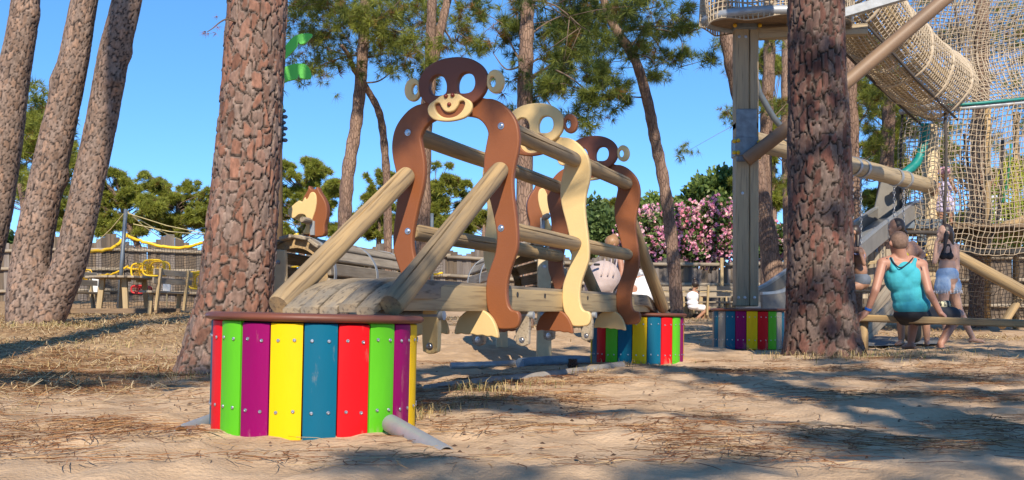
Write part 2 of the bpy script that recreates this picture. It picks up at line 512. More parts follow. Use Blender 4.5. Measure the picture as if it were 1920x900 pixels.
# ------------------------------------------------------------------ striped drums
R_D, H_D, N_P = .435, .485, 20
def panel_mesh(mat):
    half, th, b = math.radians(360 / N_P / 2) - .008, .022, .004
    V, Fc = [], []
    na = 5
    ring = [(R_D - th, 0), (R_D - b, 0), (R_D, b)]
    zs = [(0.0, R_D - b), (b, R_D), (.46 - b, R_D), (.46, R_D - b)]
    angs = list(np.linspace(-half, half, na))
    # outer skin rows then inner skin rows
    for z, r in zs:
        for j, a in enumerate(angs):
            rr = r - (b if j in (0, na - 1) else 0) + .003 * math.cos(a / half * math.pi / 2)
            V.append((rr * math.cos(a), rr * math.sin(a), z))
    for z in (0.0, .46):
        for a in angs:
            V.append(((R_D - th) * math.cos(a), (R_D - th) * math.sin(a), z))
    for i in range(3):
        for j in range(na - 1):
            Fc.append((i * na + j, i * na + j + 1, (i + 1) * na + j + 1, (i + 1) * na + j))
    o = 4 * na
    for j in range(na - 1):
        Fc.append((o + j + 1, o + j, o + na + j, o + na + j + 1))
        Fc.append((j + 1, j, o + j, o + j + 1))
        Fc.append((3 * na + j, 3 * na + j + 1, o + na + j + 1, o + na + j))
    Fc.append((0, na, 2 * na, 3 * na, o + na, o)); e = na - 1
    Fc.append((e, o + e, o + na + e, 3 * na + e, 2 * na + e, na + e))
    return autosmooth(mk_mesh('panel', np.array(V), Fc, mat), 30)
pan_me = {k: panel_mesh(m) for k, m in m_pan.items()}
screw_me = lathe('screw', [(.0075, 0), (.0075, .002), (.006, .0042), (.0032, .0046), (.003, .0028), (.0008, .0026)], m_bolt, n=10, ang=30)
rim_me = lathe('rim', [(.05, 0), (.44, 0), (.452, .003), (.461, .010), (.463, .017), (.460, .025), (.450, .031), (.43, .033), (.05, .033)], m_rim, n=72, ang=50)
core_me = lathe('drum_core', [(.05, .02), (R_D - .03, .02), (R_D - .03, .463), (.05, .463)], m_dark, n=32)
def drum(c, z0, label, seq, a0, tilt=0., tilty=0.):
    t = thing('striped_drum', (c[0], c[1], z0), label, 'drum', 'round striped drums standing on the sand')
    T = Matrix.Translation((c[0], c[1], z0)) @ Matrix.Rotation(tilt, 4, 'Y') @ Matrix.Rotation(tilty, 4, 'X')
    for i in range(N_P):
        cn = seq[i % len(seq)]
        dz = random.uniform(-.004, .003)
        p = part('panel', pan_me[cn], t, T @ Matrix.Rotation(a0 + i * 2 * math.pi / N_P, 4, 'Z') @ Matrix.Translation((random.uniform(-.002, .002), 0, dz)))
        for z in (.112, .392):
            for s in (-1, 1):
                aa = s * .075 + random.uniform(-.006, .006)
                Mx = Matrix.Rotation(aa, 4, 'Z') @ Matrix.Translation((R_D + .0025, 0, z + random.uniform(-.004, .004))) @ Matrix.Rotation(math.pi / 2, 4, 'Y')
                part('screw', screw_me, p, Mx)
    part('rim', rim_me, t, T @ Matrix.Translation((0, 0, .463)))
    part('drum_core', core_me, t, T)
    return t
C0, C1, C2 = (-.857, 4.435), (1.182, 9.7), (2.94, 12.75)
dr = math.radians
front = drum(C0, .004, 'nearest striped drum, large in the foreground before the monkey bridge', ['blue', 'red', 'green', 'purple', 'yellow'], dr(-76.6), dr(1.3))
drum(C1, .012, 'striped drum under the far end of the monkey bridge, half shaded', ['yellow', 'blue', 'red', 'green', 'purple', 'yellow', 'blue', 'red', 'green', 'purple', 'yellow', 'blue', 'red', 'green', 'purple', 'yellow', 'blue', 'red', 'green', 'blue'], dr(-94), dr(.8))
drum(C2, .068, 'smaller looking striped drum at the foot of the tall square post', ['red', 'green', 'grey', 'blue', 'purple', 'yellow', 'red', 'green', 'grey', 'blue', 'red', 'yellow', 'green', 'red', 'grey', 'blue', 'grey', 'blue', 'purple', 'yellow'], dr(-79), dr(.3))
def pipe(name, p0, p1, r, label, mat=m_steel, cat='pipe', group=None):
    d = (Vector(p1) - Vector(p0)); L = d.length
    me = lathe(name, [(r * .84, 0.), (r, 0.), (r, L), (r * .84, L)], mat, n=24, ring=True)
    return tag(part(name, me, None, align(p0, p1)), label, cat, group)
pipe('steel_pipe', P(732, 794, 4.12), P(836, 851, 3.72) + Vector((0, 0, -.006)), .037, 'galvanised pipe running from the nearest drum into the sand at its right')
pipe('steel_pipe', P(408, 786, 4.5), P(340, 812, 4.2), .034, 'galvanised pipe half buried left of the nearest drum')

# ------------------------------------------------------------------ monkey bridge
U = Vector((.3613, .9325, 0)); Vv = Vector((.9325, -.3613, 0)); LB = 5.646
def B(s, wv, z): return Vector((C0[0], C0[1], 0)) + U * s + Vv * wv + Vector((0, 0, z))
def BM(s, z=0., wv=0.):
    o = B(s, wv, z)
    return Matrix(((Vv.x, 0, -U.x, o.x), (Vv.y, 0, -U.y, o.y), (0, 1, 0, o.z), (0, 0, 0, 1)))
bridge = thing('monkey_bridge', tuple(B(LB / 2, 0, 0)), 'wooden footbridge with log rails and three cut out monkey arches', 'play bridge')

outer = [(.02, 1.745), (.11, 1.735), (.186, 1.706), (.235, 1.698), (.289, 1.672), (.346, 1.617), (.381, 1.555), (.395, 1.475), (.388, 1.398), (.369, 1.32), (.358, 1.248), (.361, 1.163), (.375, 1.056), (.386, .952), (.384, .866), (.365, .805), (.334, .719), (.321, .637), (.327, .562), (.348, .523), (.384, .512), (.397, .490), (.396, .455), (.380, .424), (.345, .414), (.28, .414)]
inner = [(.262, .430), (.238, .470), (.207, .521), (.196, .605), (.201, .691), (.225, .764), (.252, .837), (.262, .923), (.25, 1.007), (.225, 1.115), (.196, 1.221), (.183, 1.302), (.186, 1.383), (.204, 1.475), (.208, 1.515), (.183, 1.563), (.139, 1.598), (.07, 1.615), (.02, 1.618)]
body_loop = outer + inner
body_loop = body_loop + [(-x, y) for x, y in body_loop[::-1]]
body_loop = catmull(body_loop, 4)
dome = [(.022, .386), (.028, .43), (.049, .474), (.088, .510), (.144, .526), (.202, .515), (.244, .480), (.272, .429), (.285, .372), (.27, .366), (.246, .374), (.22, .372), (.19, .380), (.158, .378), (.13, .385), (.09, .383), (.06, .389)]
smile = [(-.093, .012), (-.085, .030), (-.062, .028), (-.052, .008), (-.03, -.018), (.0, -.026), (.03, -.018), (.052, .008), (.062, .028), (.085, .030), (.093, .012), (.078, -.022), (.045, -.048), (0, -.057), (-.045, -.048), (-.078, -.022)]
muzzle = [(-.052, .072), (0, .078), (.052, .072), (.085, .052), (.125, .028), (.137, -.002), (.125, -.038), (.085, -.066), (0, -.078), (-.085, -.066), (-.125, -.038), (-.137, -.002), (-.125, .028), (-.085, .052)]
eye = [(-.036, .034), (-.008, .052), (.022, .046), (.040, .018), (.044, -.014), (.036, -.040), (.0, -.046), (-.030, -.036), (-.044, -.004)]
eyeL = catmull([(-.084 + x * 1.22, 1.788 + y * 1.16) for x, y in eye], 4)
eyeR = catmull([(.090 - x * 1.22, 1.788 + y * 1.16) for x, y in eye], 4)
TH = .042
mesh_c = {}
def monkey_meshes(cb, ch, cx, tagc):
    return dict(body=plate('monkey', [body_loop], TH, cb, .009), head=plate('head', [ellipse(0.005, 1.797, .213, .147, 64, pw=2.15), eyeL, eyeR], TH, ch, .009),
                ear=plate('ear', [ellipse(0, 0, .052, .066, 32), ellipse(-.014, 0, .019, .029, 20)], TH * .8, cx, .008),
                muzzle=plate('muzzle', [catmull(muzzle, 4), catmull(smile, 3)], .026, cx, .008), back=plate('mouth', [catmull([(x * .93, y * .9) for x, y in muzzle], 3)], .012, cb, .004),
                dome=plate('foot', [catmull(dome, 3)], .034, cx, .007), knob=sphere_mesh('nostril', .0125, cb if tagc else m_nose))
mA = monkey_meshes(m_brown, m_brown_shaded, m_cream, 0)
mB = monkey_meshes(m_cream, m_cream, m_brown, 0)
bolt_me = lathe('bolt', [(.019, 0), (.019, .003), (.012, .0035), (.012, .009), (.009, .011), (.001, .011)], m_bolt, n=12, ang=30)
for s, mm, lab in ((1.479, mA, 'brown monkey arch nearest the camera with cream smiling muzzle'), (2.83, mB, 'cream monkey arch in the middle with brown ears'), (4.21, mA, 'brown monkey arch at the far end')):
    b = part('monkey', mm['body'], bridge, BM(s), label=lab)
    T = Matrix.Translation
    part('head', mm['head'], b, T((0, 0, .034)))
    part('ear', mm['ear'], b, T((-.247, 1.782, .034)) @ Matrix.Rotation(math.pi, 4, 'Y'))
    part('ear', mm['ear'], b, T((.262, 1.788, .034)) @ Matrix.Rotation(.12, 4, 'Z'))
    part('mouth', mm['back'], b, T((.002, 1.655, .058)))
    part('muzzle', mm['muzzle'], b, T((.002, 1.655, .071)))
    for x, y in ((-.020, .064), (.021, .066), (0, .016)):
        part('nostril', mm['knob'], b, T((.002 + x, 1.655 + y, .086)))
    part('foot', mm['dome'], b, T((0, 0, .042)))
    part('foot', mm['dome'], b, T((0, 0, .042)) @ Matrix.Scale(-1, 4, (1, 0, 0)))
    for x in (-.289, .289):
        for z in (1.543, .975):
            part('bolt', bolt_me, b, T((x, z, TH / 2)))
S1, S2, S3 = 1.479, 2.83, 4.21
k = 0
for wv in (-.289, .289):
    for z in (1.543, .975):
        for a, b_ in ((S1, S2), (S2, S3)):
            k += 1
            log_part('rail', B(a + .02, wv, z), B(b_ - .02, wv, z), .05, m_log, bridge, seed=k, crack=2.75 + .12 * (k % 4))
    for s0, z0, s1, z1 in ((.16, .535, S1 - .03, 1.30), (LB - .16, .545, S3 + .03, 1.30)):
        k += 1
        log_part('strut', B(s0, wv, z0), B(s1, wv, z1), .056, m_log, bridge, seed=k, taper=.93, crack=(1.85 if s0 < 2 else 1.4))
def timber(name, stations, mat, parent, nb=.008):
    """stations: list of (matrix-less) 4-corner rings -> bevelled timber; each ring = (centre Vector, half-width vec, half-height vec)"""
    V, Fc = [], []
    prof = [(-1, -.8), (-.86, -1), (.86, -1), (1, -.8), (1, .75), (.84, .97), (.3, 1.02), (-.3, 1.02), (-.84, .97), (-1, .75)]
    n = len(prof)
    for c, hw, hh in stations:
        for a, b_ in prof: V.append(tuple(c + hw * a + hh * b_))
    for i in range(len(stations) - 1):
        for q in range(n): Fc.append((i * n + q, i * n + (q + 1) % n, (i + 1) * n + (q + 1) % n, (i + 1) * n + q))
    Fc.append(tuple(range(n))[::-1]); Fc.append(tuple((len(stations) - 1) * n + q for q in range(n)))
    # local frame with Z along the bridge so that the grain runs lengthwise
    o = stations[0][0]; R = align(o, stations[-1][0]); Ri = R.inverted()
    V = [tuple(Ri @ Vector(v)) for v in V]
    return part(name, autosmooth(mk_mesh(name, np.array(V), Fc, mat), 40), parent, R)
for j in range(5):
    st = []
    ss = [.115 + .012 * random.uniform(-1, 1), .14, .2, .28, .36, .44, .52, .62, .8, 1.0]
    ss = ss + [1.6, 2.4, 3.2, 4.0] + [LB - x for x in ss[::-1]]
    off = random.uniform(-.004, .004)
    for s in ss:
        q = min(s, LB - s)
        hwid = .235 - .045 * min(max((q - .55) / .4, 0), 1)
        f = min(max((q - .10) / .46, 0), 1)
        top = .522 + .148 * (1 - (1 - f) ** 2.0) + off
        th = .014 + .034 * min(f * 2.2, 1)
        wc = -hwid + (j + .5) * 2 * hwid / 5
        st.append((B(s, wc, top - th), Vv * (hwid / 5 - .003), Vector((0, 0, th))))
    timber('deck_board', st, m_deck, bridge)
for wv in (-.168, .168):
    timber('side_beam', [(B(s, wv, .582 - dz), Vv * .03, Vector((0, 0, .068 - dz))) for s, dz in ((.30, .03), (.42, .0), (1.5, 0), (2.8, 0), (4.2, 0), (5.2, 0), (5.34, .03))], m_beam, bridge)
    for s in (.8, 1.95, 2.45, 3.4, 4.6):
        sg = 1 if wv > 0 else -1
        Mx = Matrix.Translation(B(s, wv + sg * .0305, .615)) @ align((0, 0, 0), Vv * sg).to_3x3().to_4x4()
        part('bolt', lathe('bolt', [(.016, 0), (.016, .003), (.011, .003), (.011, .001), (.001, .001)], m_bolt_dark, n=12), bridge, Mx)
hang = plate('hanger', [catmull([(-.042, .21), (-.042, .03), (-.03, .006), (0, -.004), (.03, .006), (.042, .03), (.042, .21), (0, .215)], 4)], .045, m_cream, .006)
hang_w = plate('hanger', [catmull([(-.042, .21), (-.042, .03), (-.03, .006), (0, -.004), (.03, .006), (.042, .03), (.042, .21), (0, .215)], 4)], .045, m_grey, .006)
for s, wv, me in ((.86, .15, hang), (2.18, .15, hang_w), (2.18, -.15, hang_w), (3.55, -.15, hang_w), (3.55, .15, hang_w)):
    h = part('hanger', me, bridge, BM(s, .30, wv))
    part('bolt', bolt_me, h, Matrix.Translation((0, .035, .0225)))
# cross steel under the deck
for s in (.86, 2.18, 3.55):
    part('cross_bar', lathe('cross_bar', [(.02, 0), (.024, 0), (.024, .44), (.02, .44)], m_steel, n=14), bridge, Matrix.Translation(B(s, -.22, .49)) @ align((0, 0, 0), Vv).to_3x3().to_4x4())

# pipes lying on the sand beneath and in front of the bridge
def ground_pipe(pxs, r, label, mat, lift=.3):
    pts = [P(*q) for q in pxs]
    pts = [Vector((p.x, p.y, G(p.x, p.y).z + r * lift)) for p in pts]
    c = catmull([tuple(p) for p in pts], 5, closed=False)
    mb = MB(); mb.tube(c, r, 16)
    return tag(part('ground_pipe', autosmooth(mb.mesh('ground_pipe', mat), 50)), label, 'pipe', 'pipes lying on the sand by the bridge')
m_pipe_grey = M('grey_conduit', (.30, .27, .24), (.21, .19, .17), scale=6, rough=.7, rough2=.9, bump=.2)
m_pipe_blue = M('blue_grey_conduit', (.20, .26, .32), (.15, .18, .22), scale=6, rough=.5, rough2=.8)
ground_pipe([(800, 733, 6.2), (900, 720, 6.7), (1010, 705, 7.3), (1100, 690, 8.0), (1165, 681, 8.6)], .036, 'long grey pipe half sunk in sand along the front of the bridge', m_pipe_grey, .35)
ground_pipe([(975, 668, 8.6), (1040, 664, 9.0), (1100, 662, 9.4)], .045, 'short blue grey pipe lying on sand between the bridge hangers', m_pipe_blue, .8)
ground_pipe([(845, 660, 8.4), (900, 660, 8.5), (968, 662, 8.8)], .03, 'thin grey pipe on the shaded sand under the bridge', m_steel, .8)

# ------------------------------------------------------------------ barrel horses
hb = [(232, 190), (235, 160), (262, 120), (268, 97), (276, 90), (290, 110), (315, 110), (328, 97), (345, 130), (372, 170), (390, 220), (388, 280), (375, 330), (365, 392), (250, 392), (240, 370), (262, 330), (262, 270), (240, 230)]
hc = [(140, 240), (150, 222), (210, 178), (230, 188), (238, 178), (252, 158), (260, 172), (272, 160), (285, 135), (305, 128), (322, 145), (327, 185), (318, 240), (300, 290), (285, 340), (280, 378), (238, 374), (255, 335), (262, 300), (250, 265), (210, 262), (180, 283), (150, 275)]
m_pale = M('pale_cream_timber', (.60, .47, .28), (.52, .40, .24), scale=3, stretch=(3, 3, .4), rough=.6)
def horse(p0, d, Lh, label, head_px, D, mir, yaw):
    t = thing('barrel_horse', (p0[0], p0[1], float(G(p0[0], p0[1]).z)), label, 'play horse', 'slatted barrel horses behind the bridge')
    d = Vector(d).normalized(); p0 = Vector(p0)
    R = align(p0, p0 + d)
    r, n = .31, 15
    sm = MB().box((0, 0, 0), (.034, .108, Lh), bev=.008).mesh('slat', m_grey)
    for i in range(n):
        a = 2 * math.pi * i / n + .1
        part('slat', sm, t, R @ Matrix.Rotation(a, 4, 'Z') @ Matrix.Translation((r, 0, Lh / 2 + random.uniform(-.03, .03))))
    for zz in (.10, Lh * .5, Lh - .15):
        me = lathe('strap', [(r + .019, 0), (r + .024, 0), (r + .024, .06), (r + .019, .06), (r + .0185, .03)], m_steel, n=40, ring=True)
        part('strap', me, t, R @ Matrix.Translation((0, 0, zz)))
    disc = lathe('end_ring', [(r - .09, 0), (r - .02, 0), (r - .02, .05), (r - .09, .05)], m_log, n=36, ring=True)
    part('end_ring', disc, t, R @ Matrix.Translation((0, 0, .06))); part('end_ring', disc, t, R @ Matrix.Translation((0, 0, Lh - .12)))
    sd = -1 if mir < 0 else 1
    side = Vector((d.y, -d.x, 0))
    zg = t.location.z
    for f in (-.06, Lh + .06):
        for s_ in (-.35 * sd,):
            c = p0 + d * f + side * s_ * .27
            hgt = p0.z + .24 - zg
            pl = plate('post', [catmull([(-.06, 0), (-.06, hgt * .5), (-.06, hgt - .05), (-.035, hgt), (.035, hgt), (.06, hgt - .05), (.06, hgt * .5), (.06, 0)], 3)], .06, m_pale, .008)
            o = part('post', pl, t, Matrix(((side.x, 0, -d.x, c.x), (side.y, 0, -d.y, c.y), (0, 1, 0, zg - .05), (0, 0, 0, 1))))
            part('bolt', bolt_me, o, Matrix.Translation((0, hgt - .1, .03)))
    # head board
    k = D / 1920 / 3.215
    def loop(l, cx): return catmull([((x - cx) * k * mir, (392 - y) * k) for x, y in l], 3)
    hp = P(head_px[0], head_px[1], D)
    Mh = Matrix.Translation(hp) @ Matrix.Rotation(yaw, 4, 'Z') @ Matrix.Rotation(math.pi / 2, 4, 'X')
    h = part('head', plate('head', [loop(hb, 310)], .075, m_brown, .01), t, Mh)
    part('face', plate('face', [loop(hc, 310)], .10, m_cream, .008), h)
    part('handle', lathe('handle', [(.02, -.22), (.028, -.2), (.028, -.08), (.02, -.07), (.02, .07), (.028, .08), (.028, .2), (.02, .22)], m_grey, n=14), h, Matrix.Translation(((290 - 310) * k * mir, (392 - 305) * k, 0)))
    part('bracket', plate('bracket', [[(-.02, -.06), (.02, -.06), (.02, .06), (-.02, .06)]], .108, m_steel, .003), h, Matrix.Translation(((300 - 310) * k * mir, (392 - 345) * k, 0)))
    return t
horse((-1.85, 8.65, .84), (.182, .983, 0), 2.5, 'slatted barrel horse with cream face left of the first monkey', (593, 443), 8.75, 1, dr(-14))
horse((.19, 9.45, .84), (-.157, .988, 0), 2.5, 'slatted barrel horse behind the middle monkey, its head half hidden', (1012, 436), 9.5, -1, dr(10))
# ------------------------------------------------------------------ pines
def bark_extra(N, L, tc, mp, out, b):
    n = N.new('ShaderNodeTexNoise'); n.inputs['Scale'].default_value = 45; n.inputs['Detail'].default_value = 6
    m = N.new('ShaderNodeMapping'); m.inputs['Scale'].default_value = (1, 1, .45); L.new(tc.outputs['Object'], m.inputs['Vector']); L.new(m.outputs[0], n.inputs['Vector'])
    bp = N.new('ShaderNodeBump'); bp.inputs['Strength'].default_value = .5; bp.inputs['Distance'].default_value = .008
    L.new(n.outputs[0], bp.inputs['Height']); L.new(bp.outputs[0], b.inputs['Normal'])
    mx = N.new('ShaderNodeMix'); mx.data_type = 'RGBA'; mx.blend_type = 'MULTIPLY'; mx.inputs[0].default_value = .8
    cr = N.new('ShaderNodeMapRange'); cr.inputs['From Min'].default_value = .3; cr.inputs['From Max'].default_value = .7; cr.inputs['To Min'].default_value = .55; cr.inputs['To Max'].default_value = 1.35
    L.new(n.outputs[0], cr.inputs['Value']); L.new(out, mx.inputs[6]); L.new(cr.outputs[0], mx.inputs[7])
    return mx.outputs[2]
m_bark = M('pine_bark', (1, 1, 1), (.85, .85, .85), scale=2, rough=.85, attr='Col', spec=.3, extra=bark_extra)
def farbark_extra(N, L, tc, mp, out, b):
    m = N.new('ShaderNodeMapping'); m.inputs['Scale'].default_value = (26, 26, 8); L.new(tc.outputs['Object'], m.inputs['Vector'])
    v = N.new('ShaderNodeTexVoronoi'); v.feature = 'DISTANCE_TO_EDGE'; v.inputs['Scale'].default_value = 1; L.new(m.outputs[0], v.inputs['Vector'])
    r = N.new('ShaderNodeMapRange'); r.inputs['From Max'].default_value = .12; r.inputs['To Min'].default_value = .55; L.new(v.outputs[0], r.inputs['Value'])
    mx = N.new('ShaderNodeMix'); mx.data_type = 'RGBA'; mx.blend_type = 'MULTIPLY'; mx.inputs[0].default_value = 1
    L.new(out, mx.inputs[6]); L.new(r.outputs[0], mx.inputs[7])
    bp = N.new('ShaderNodeBump'); bp.inputs['Strength'].default_value = .9; bp.inputs['Distance'].default_value = .02
    L.new(r.outputs[0], bp.inputs['Height']); L.new(bp.outputs[0], b.inputs['Normal'])
    return mx.outputs[2]
m_farbark = M('far_pine_bark', (.30, .20, .145), (.20, .13, .10), scale=4, stretch=(2, 2, .6), rough=.9, rnd=.15, spec=.2, extra=farbark_extra)
m_branch = M('pine_branch', (.22, .155, .115), (.14, .10, .075), scale=8, rough=.9, rnd=.1, spec=.2)
m_needle = M('pine_needles', (1, 1, 1), (.85, .85, .85), scale=1.2, rough=.55, attr='Col', trans=.38, spec=.3)
m_leaf = M('broad_leaves', (1, 1, 1), (.8, .8, .8), scale=1.0, rough=.5, attr='Col', trans=.3, spec=.4)

def bark_mesh(name, path, radii, dim=1., cell=(.055, .10), step=.013, depth=.02, seed=1, tone=(.215, .10, .064), zmax=None, bumps=(), flare=0.):
    """trunk with raised bark plates; path = list of points, radii at those points"""
    rg = np.random.default_rng(seed)
    c = catmull([tuple(p) for p in path], 12, closed=False)
    rr = np.interp(np.linspace(0, 1, len(c)), np.linspace(0, 1, len(path)), radii)
    seg = np.linalg.norm(np.diff(c, axis=0), axis=1); h = np.concatenate([[0], np.cumsum(seg)])
    H = h[-1]
    nh = int(H / step / 1.15) + 2
    hs = np.linspace(0, H, nh)
    cx = np.stack([np.interp(hs, h, c[:, q]) for q in range(3)], -1)
    rad = np.interp(hs, h, rr) * (1 + flare * np.exp(-hs / .28))
    rm = float(np.mean(radii))
    nt_ = int(2 * math.pi * rm / step)
    th = np.linspace(0, 2 * np.pi, nt_, endpoint=False)
    tang = np.gradient(cx, axis=0); tang /= np.linalg.norm(tang, axis=1)[:, None]
    e1 = np.cross(np.tile([0, 1., 0], (nh, 1)), tang); e1 /= np.linalg.norm(e1, axis=1)[:, None]
    e2 = np.cross(tang, e1)
    Hh, Tt = np.meshgrid(hs, th, indexing='ij')
    # warped jittered-grid voronoi, periodic in theta
    ncol = max(6, int(round(2 * math.pi * rm / cell[0])))
    u = Tt / (2 * np.pi) * ncol
    v = Hh / cell[1]
    pu = np.cos(Tt) * 2.2; pv = np.sin(Tt) * 2.2
    u = u + .5 * (vnoise(pu * 2 + 5, v * .9 + pv * 2, seed) - .5) * 1.3
    v = v + .5 * (vnoise(pu * 2.5 + 50, v * .7 + pv * 2.5, seed + 1) - .5) * 1.6 + .5 * (np.floor(u) % 2)
    jx = rg.random((512, 64 if ncol <= 64 else ncol)); jy = rg.random(jx.shape); val = rg.random(jx.shape); val2 = rg.random(jx.shape)
    iu, iv = np.floor(u).astype(int), np.floor(v).astype(int)
    f1 = np.full(u.shape, 9.); f2 = np.full(u.shape, 9.); cid = np.zeros(u.shape); cid2 = np.zeros(u.shape)
    for du in (-1, 0, 1):
        for dv in (-2, -1, 0, 1, 2):
            a, b_ = iu + du, iv + dv
            ja, jb = a % ncol, b_ % 512
            dx = a + .15 + .7 * jx[jb, ja] - u; dy = (b_ + .1 + .8 * jy[jb, ja] - v)
            d = np.sqrt(dx * dx + dy * dy)
            near_ = d < f1
            f2 = np.where(near_, f1, np.minimum(f2, d))
            cid = np.where(near_, val[jb, ja], cid); cid2 = np.where(near_, val2[jb, ja], cid2)
            f1 = np.where(near_, d, f1)
    e = f2 - f1
    plate_h = np.clip((e - .03) / .075, 0, 1); plate_h = plate_h * plate_h * (3 - 2 * plate_h)
    flake = .35 * (np.floor((f1 * 2.2 + cid) * 3) % 2) * .25
    tilt = (v - np.floor(v) - .5) * .35 * (cid2 - .3)
    disp = depth * (plate_h * (.7 + .5 * cid + tilt) + .4 * flake * plate_h - .5)
    big = rm * .05 * (vnoise(np.cos(Tt) * 1.5 + 10, Hh * 1.2 + np.sin(Tt) * 1.5, seed + 4) - .5) * 2
    R = rad[:, None] + disp + big
    if flare:
        R = R + rad[:, None] * .22 * np.exp(-Hh / .2) * (np.clip(np.sin(Tt * 4 + seed) * .6 + np.sin(Tt * 7 + seed * 2) * .4, -.3, 1))
    for bz, bt, br, bh in bumps:
        d2 = ((Hh - bz) / br) ** 2 + (np.angle(np.exp(1j * (Tt - bt))) * rm / br) ** 2
        R = R + bh * np.exp(-d2)
    V = cx[:, None, :] + (R * np.cos(Tt))[..., None] * e1[:, None, :] + (R * np.sin(Tt))[..., None] * e2[:, None, :]
    t = np.array(tone)
    grey = np.array([.235, .18, .148])
    pl = t[None, None] * (.62 + .75 * cid[..., None])
    pl = pl * (1 - .85 * cid2[..., None] ** 1.3) + grey * (.85 * cid2[..., None] ** 1.3)
    edge = np.array([.25, .185, .15]) * (.7 + .5 * cid2[..., None])
    crack = np.array([.032, .023, .02])
    k1 = np.clip((e - .06) / .07, 0, 1)[..., None]
    k2 = np.clip((e - .14) / .1, 0, 1)[..., None]
    colr = crack * (1 - k1) + (edge * (1 - k2) + pl * k2) * k1
    i, k = np.meshgrid(np.arange(nh - 1), np.arange(nt_), indexing='ij')
    k2_ = (k + 1) % nt_
    Fq = np.stack([i * nt_ + k, i * nt_ + k2_, (i + 1) * nt_ + k2_, (i + 1) * nt_ + k], -1).reshape(-1, 4)
    return mk_mesh(name, V.reshape(-1, 3), Fq, m_bark, True, attr=colr.reshape(-1, 3) * dim)

def tufts(cent, axis, size, K, width, col, colvar=.25, spread=1.1, rg=rng):
    """needle brushes: K thin triangles fanning out of every centre"""
    N = len(cent)
    size = np.broadcast_to(np.asarray(size, dtype=float), (N,))
    d = rg.normal(size=(N, K, 3)); d /= np.linalg.norm(d, axis=2)[..., None]
    ax = axis / (np.linalg.norm(axis, axis=1)[:, None] + 1e-9)
    d = d * spread + ax[:, None, :] * .8
    d /= np.linalg.norm(d, axis=2)[..., None]
    ln = size[:, None] * rg.uniform(.65, 1.1, (N, K))
    tip = cent[:, None] + d * ln[..., None]
    tip[..., 2] -= ln * .06
    s_ = np.cross(d, rg.normal(size=(N, K, 3))); s_ /= np.linalg.norm(s_, axis=2)[..., None] + 1e-9
    wv = width * (size[:, None, None] / size.mean())
    b = cent[:, None] + d * (ln * .12)[..., None]
    V = np.stack([b - s_ * wv, b + s_ * wv, tip], 2).reshape(-1, 3)
    Fq = np.arange(len(V)).reshape(-1, 3)
    cc = np.array(col)[None, :] * (1 + colvar * rg.normal(size=(N, 1))) if np.ndim(col) == 1 else col
    cc = np.clip(cc, .005, 1)
    C = np.repeat(np.clip(cc[:, None, :] * (1 + .15 * rg.normal(size=(N, K, 1))), .004, 1), 3, axis=1).reshape(-1, 3)
    return V, Fq, C

GREEN_A, GREEN_B, BROWNISH = np.array([.33, .35, .055]), np.array([.075, .12, .03]), np.array([.27, .15, .045])
def needle_cols(N, rg, mixb=.5, dead=.06):
    t = np.clip(rg.normal(mixb, .25, (N, 1)), 0, 1)
    c = GREEN_A * (1 - t) + GREEN_B * t
    dd = rg.random((N, 1)) < dead
    return np.where(dd, BROWNISH * rg.uniform(.6, 1.1, (N, 1)), c)

def crown_mesh(clumps, n, size, K, width, seed, mixb=.5, dead=.05):
    """clumps: (centre, radii); tufts gather in small bunches on each clump's upper shell"""
    rg = np.random.default_rng(seed)
    C, A = [], []
    vol = np.array([c[1][0] * c[1][1] for c in clumps]); vol = vol / vol.sum()
    for (c, r), fr in zip(clumps, vol):
        m = max(4, int(n * fr))
        nb = max(3, m // 9)
        bd = rg.normal(size=(nb, 3)); bd[:, 2] = bd[:, 2] * .9 + .25
        bd /= np.linalg.norm(bd, axis=1)[:, None]
        br = rg.uniform(.55, 1.05, (nb, 1))
        bc = bd * br
        ii = rg.integers(0, nb, m)
        p = bc[ii] + rg.normal(size=(m, 3)) * .13
        C.append(np.array(c) + p * np.array(r)); A.append(bd[ii] * .7 + np.array([0, 0, .7]))
    C, A = np.concatenate(C), np.concatenate(A)
    return tufts(C, A, size * rg.uniform(.75, 1.2, len(C)), K, width, needle_cols(len(C), rg, mixb, dead), rg=rg)

def limb(mb, p0, p1, r0, r1, n=6, sag=.12, seed=0, k=6):
    rg = np.random.default_rng(seed)
    p0, p1 = np.array(p0), np.array(p1)
    L = np.linalg.norm(p1 - p0)
    t = np.linspace(0, 1, k)[:, None]
    pts = p0 + (p1 - p0) * t + np.array([0, 0, 1]) * (np.sin(t * np.pi) * sag * L) + rg.normal(size=(k, 3)) * .025 * L * np.sin(t * np.pi)
    mb.tube(pts, np.linspace(r0, r1, k), n)
    return pts

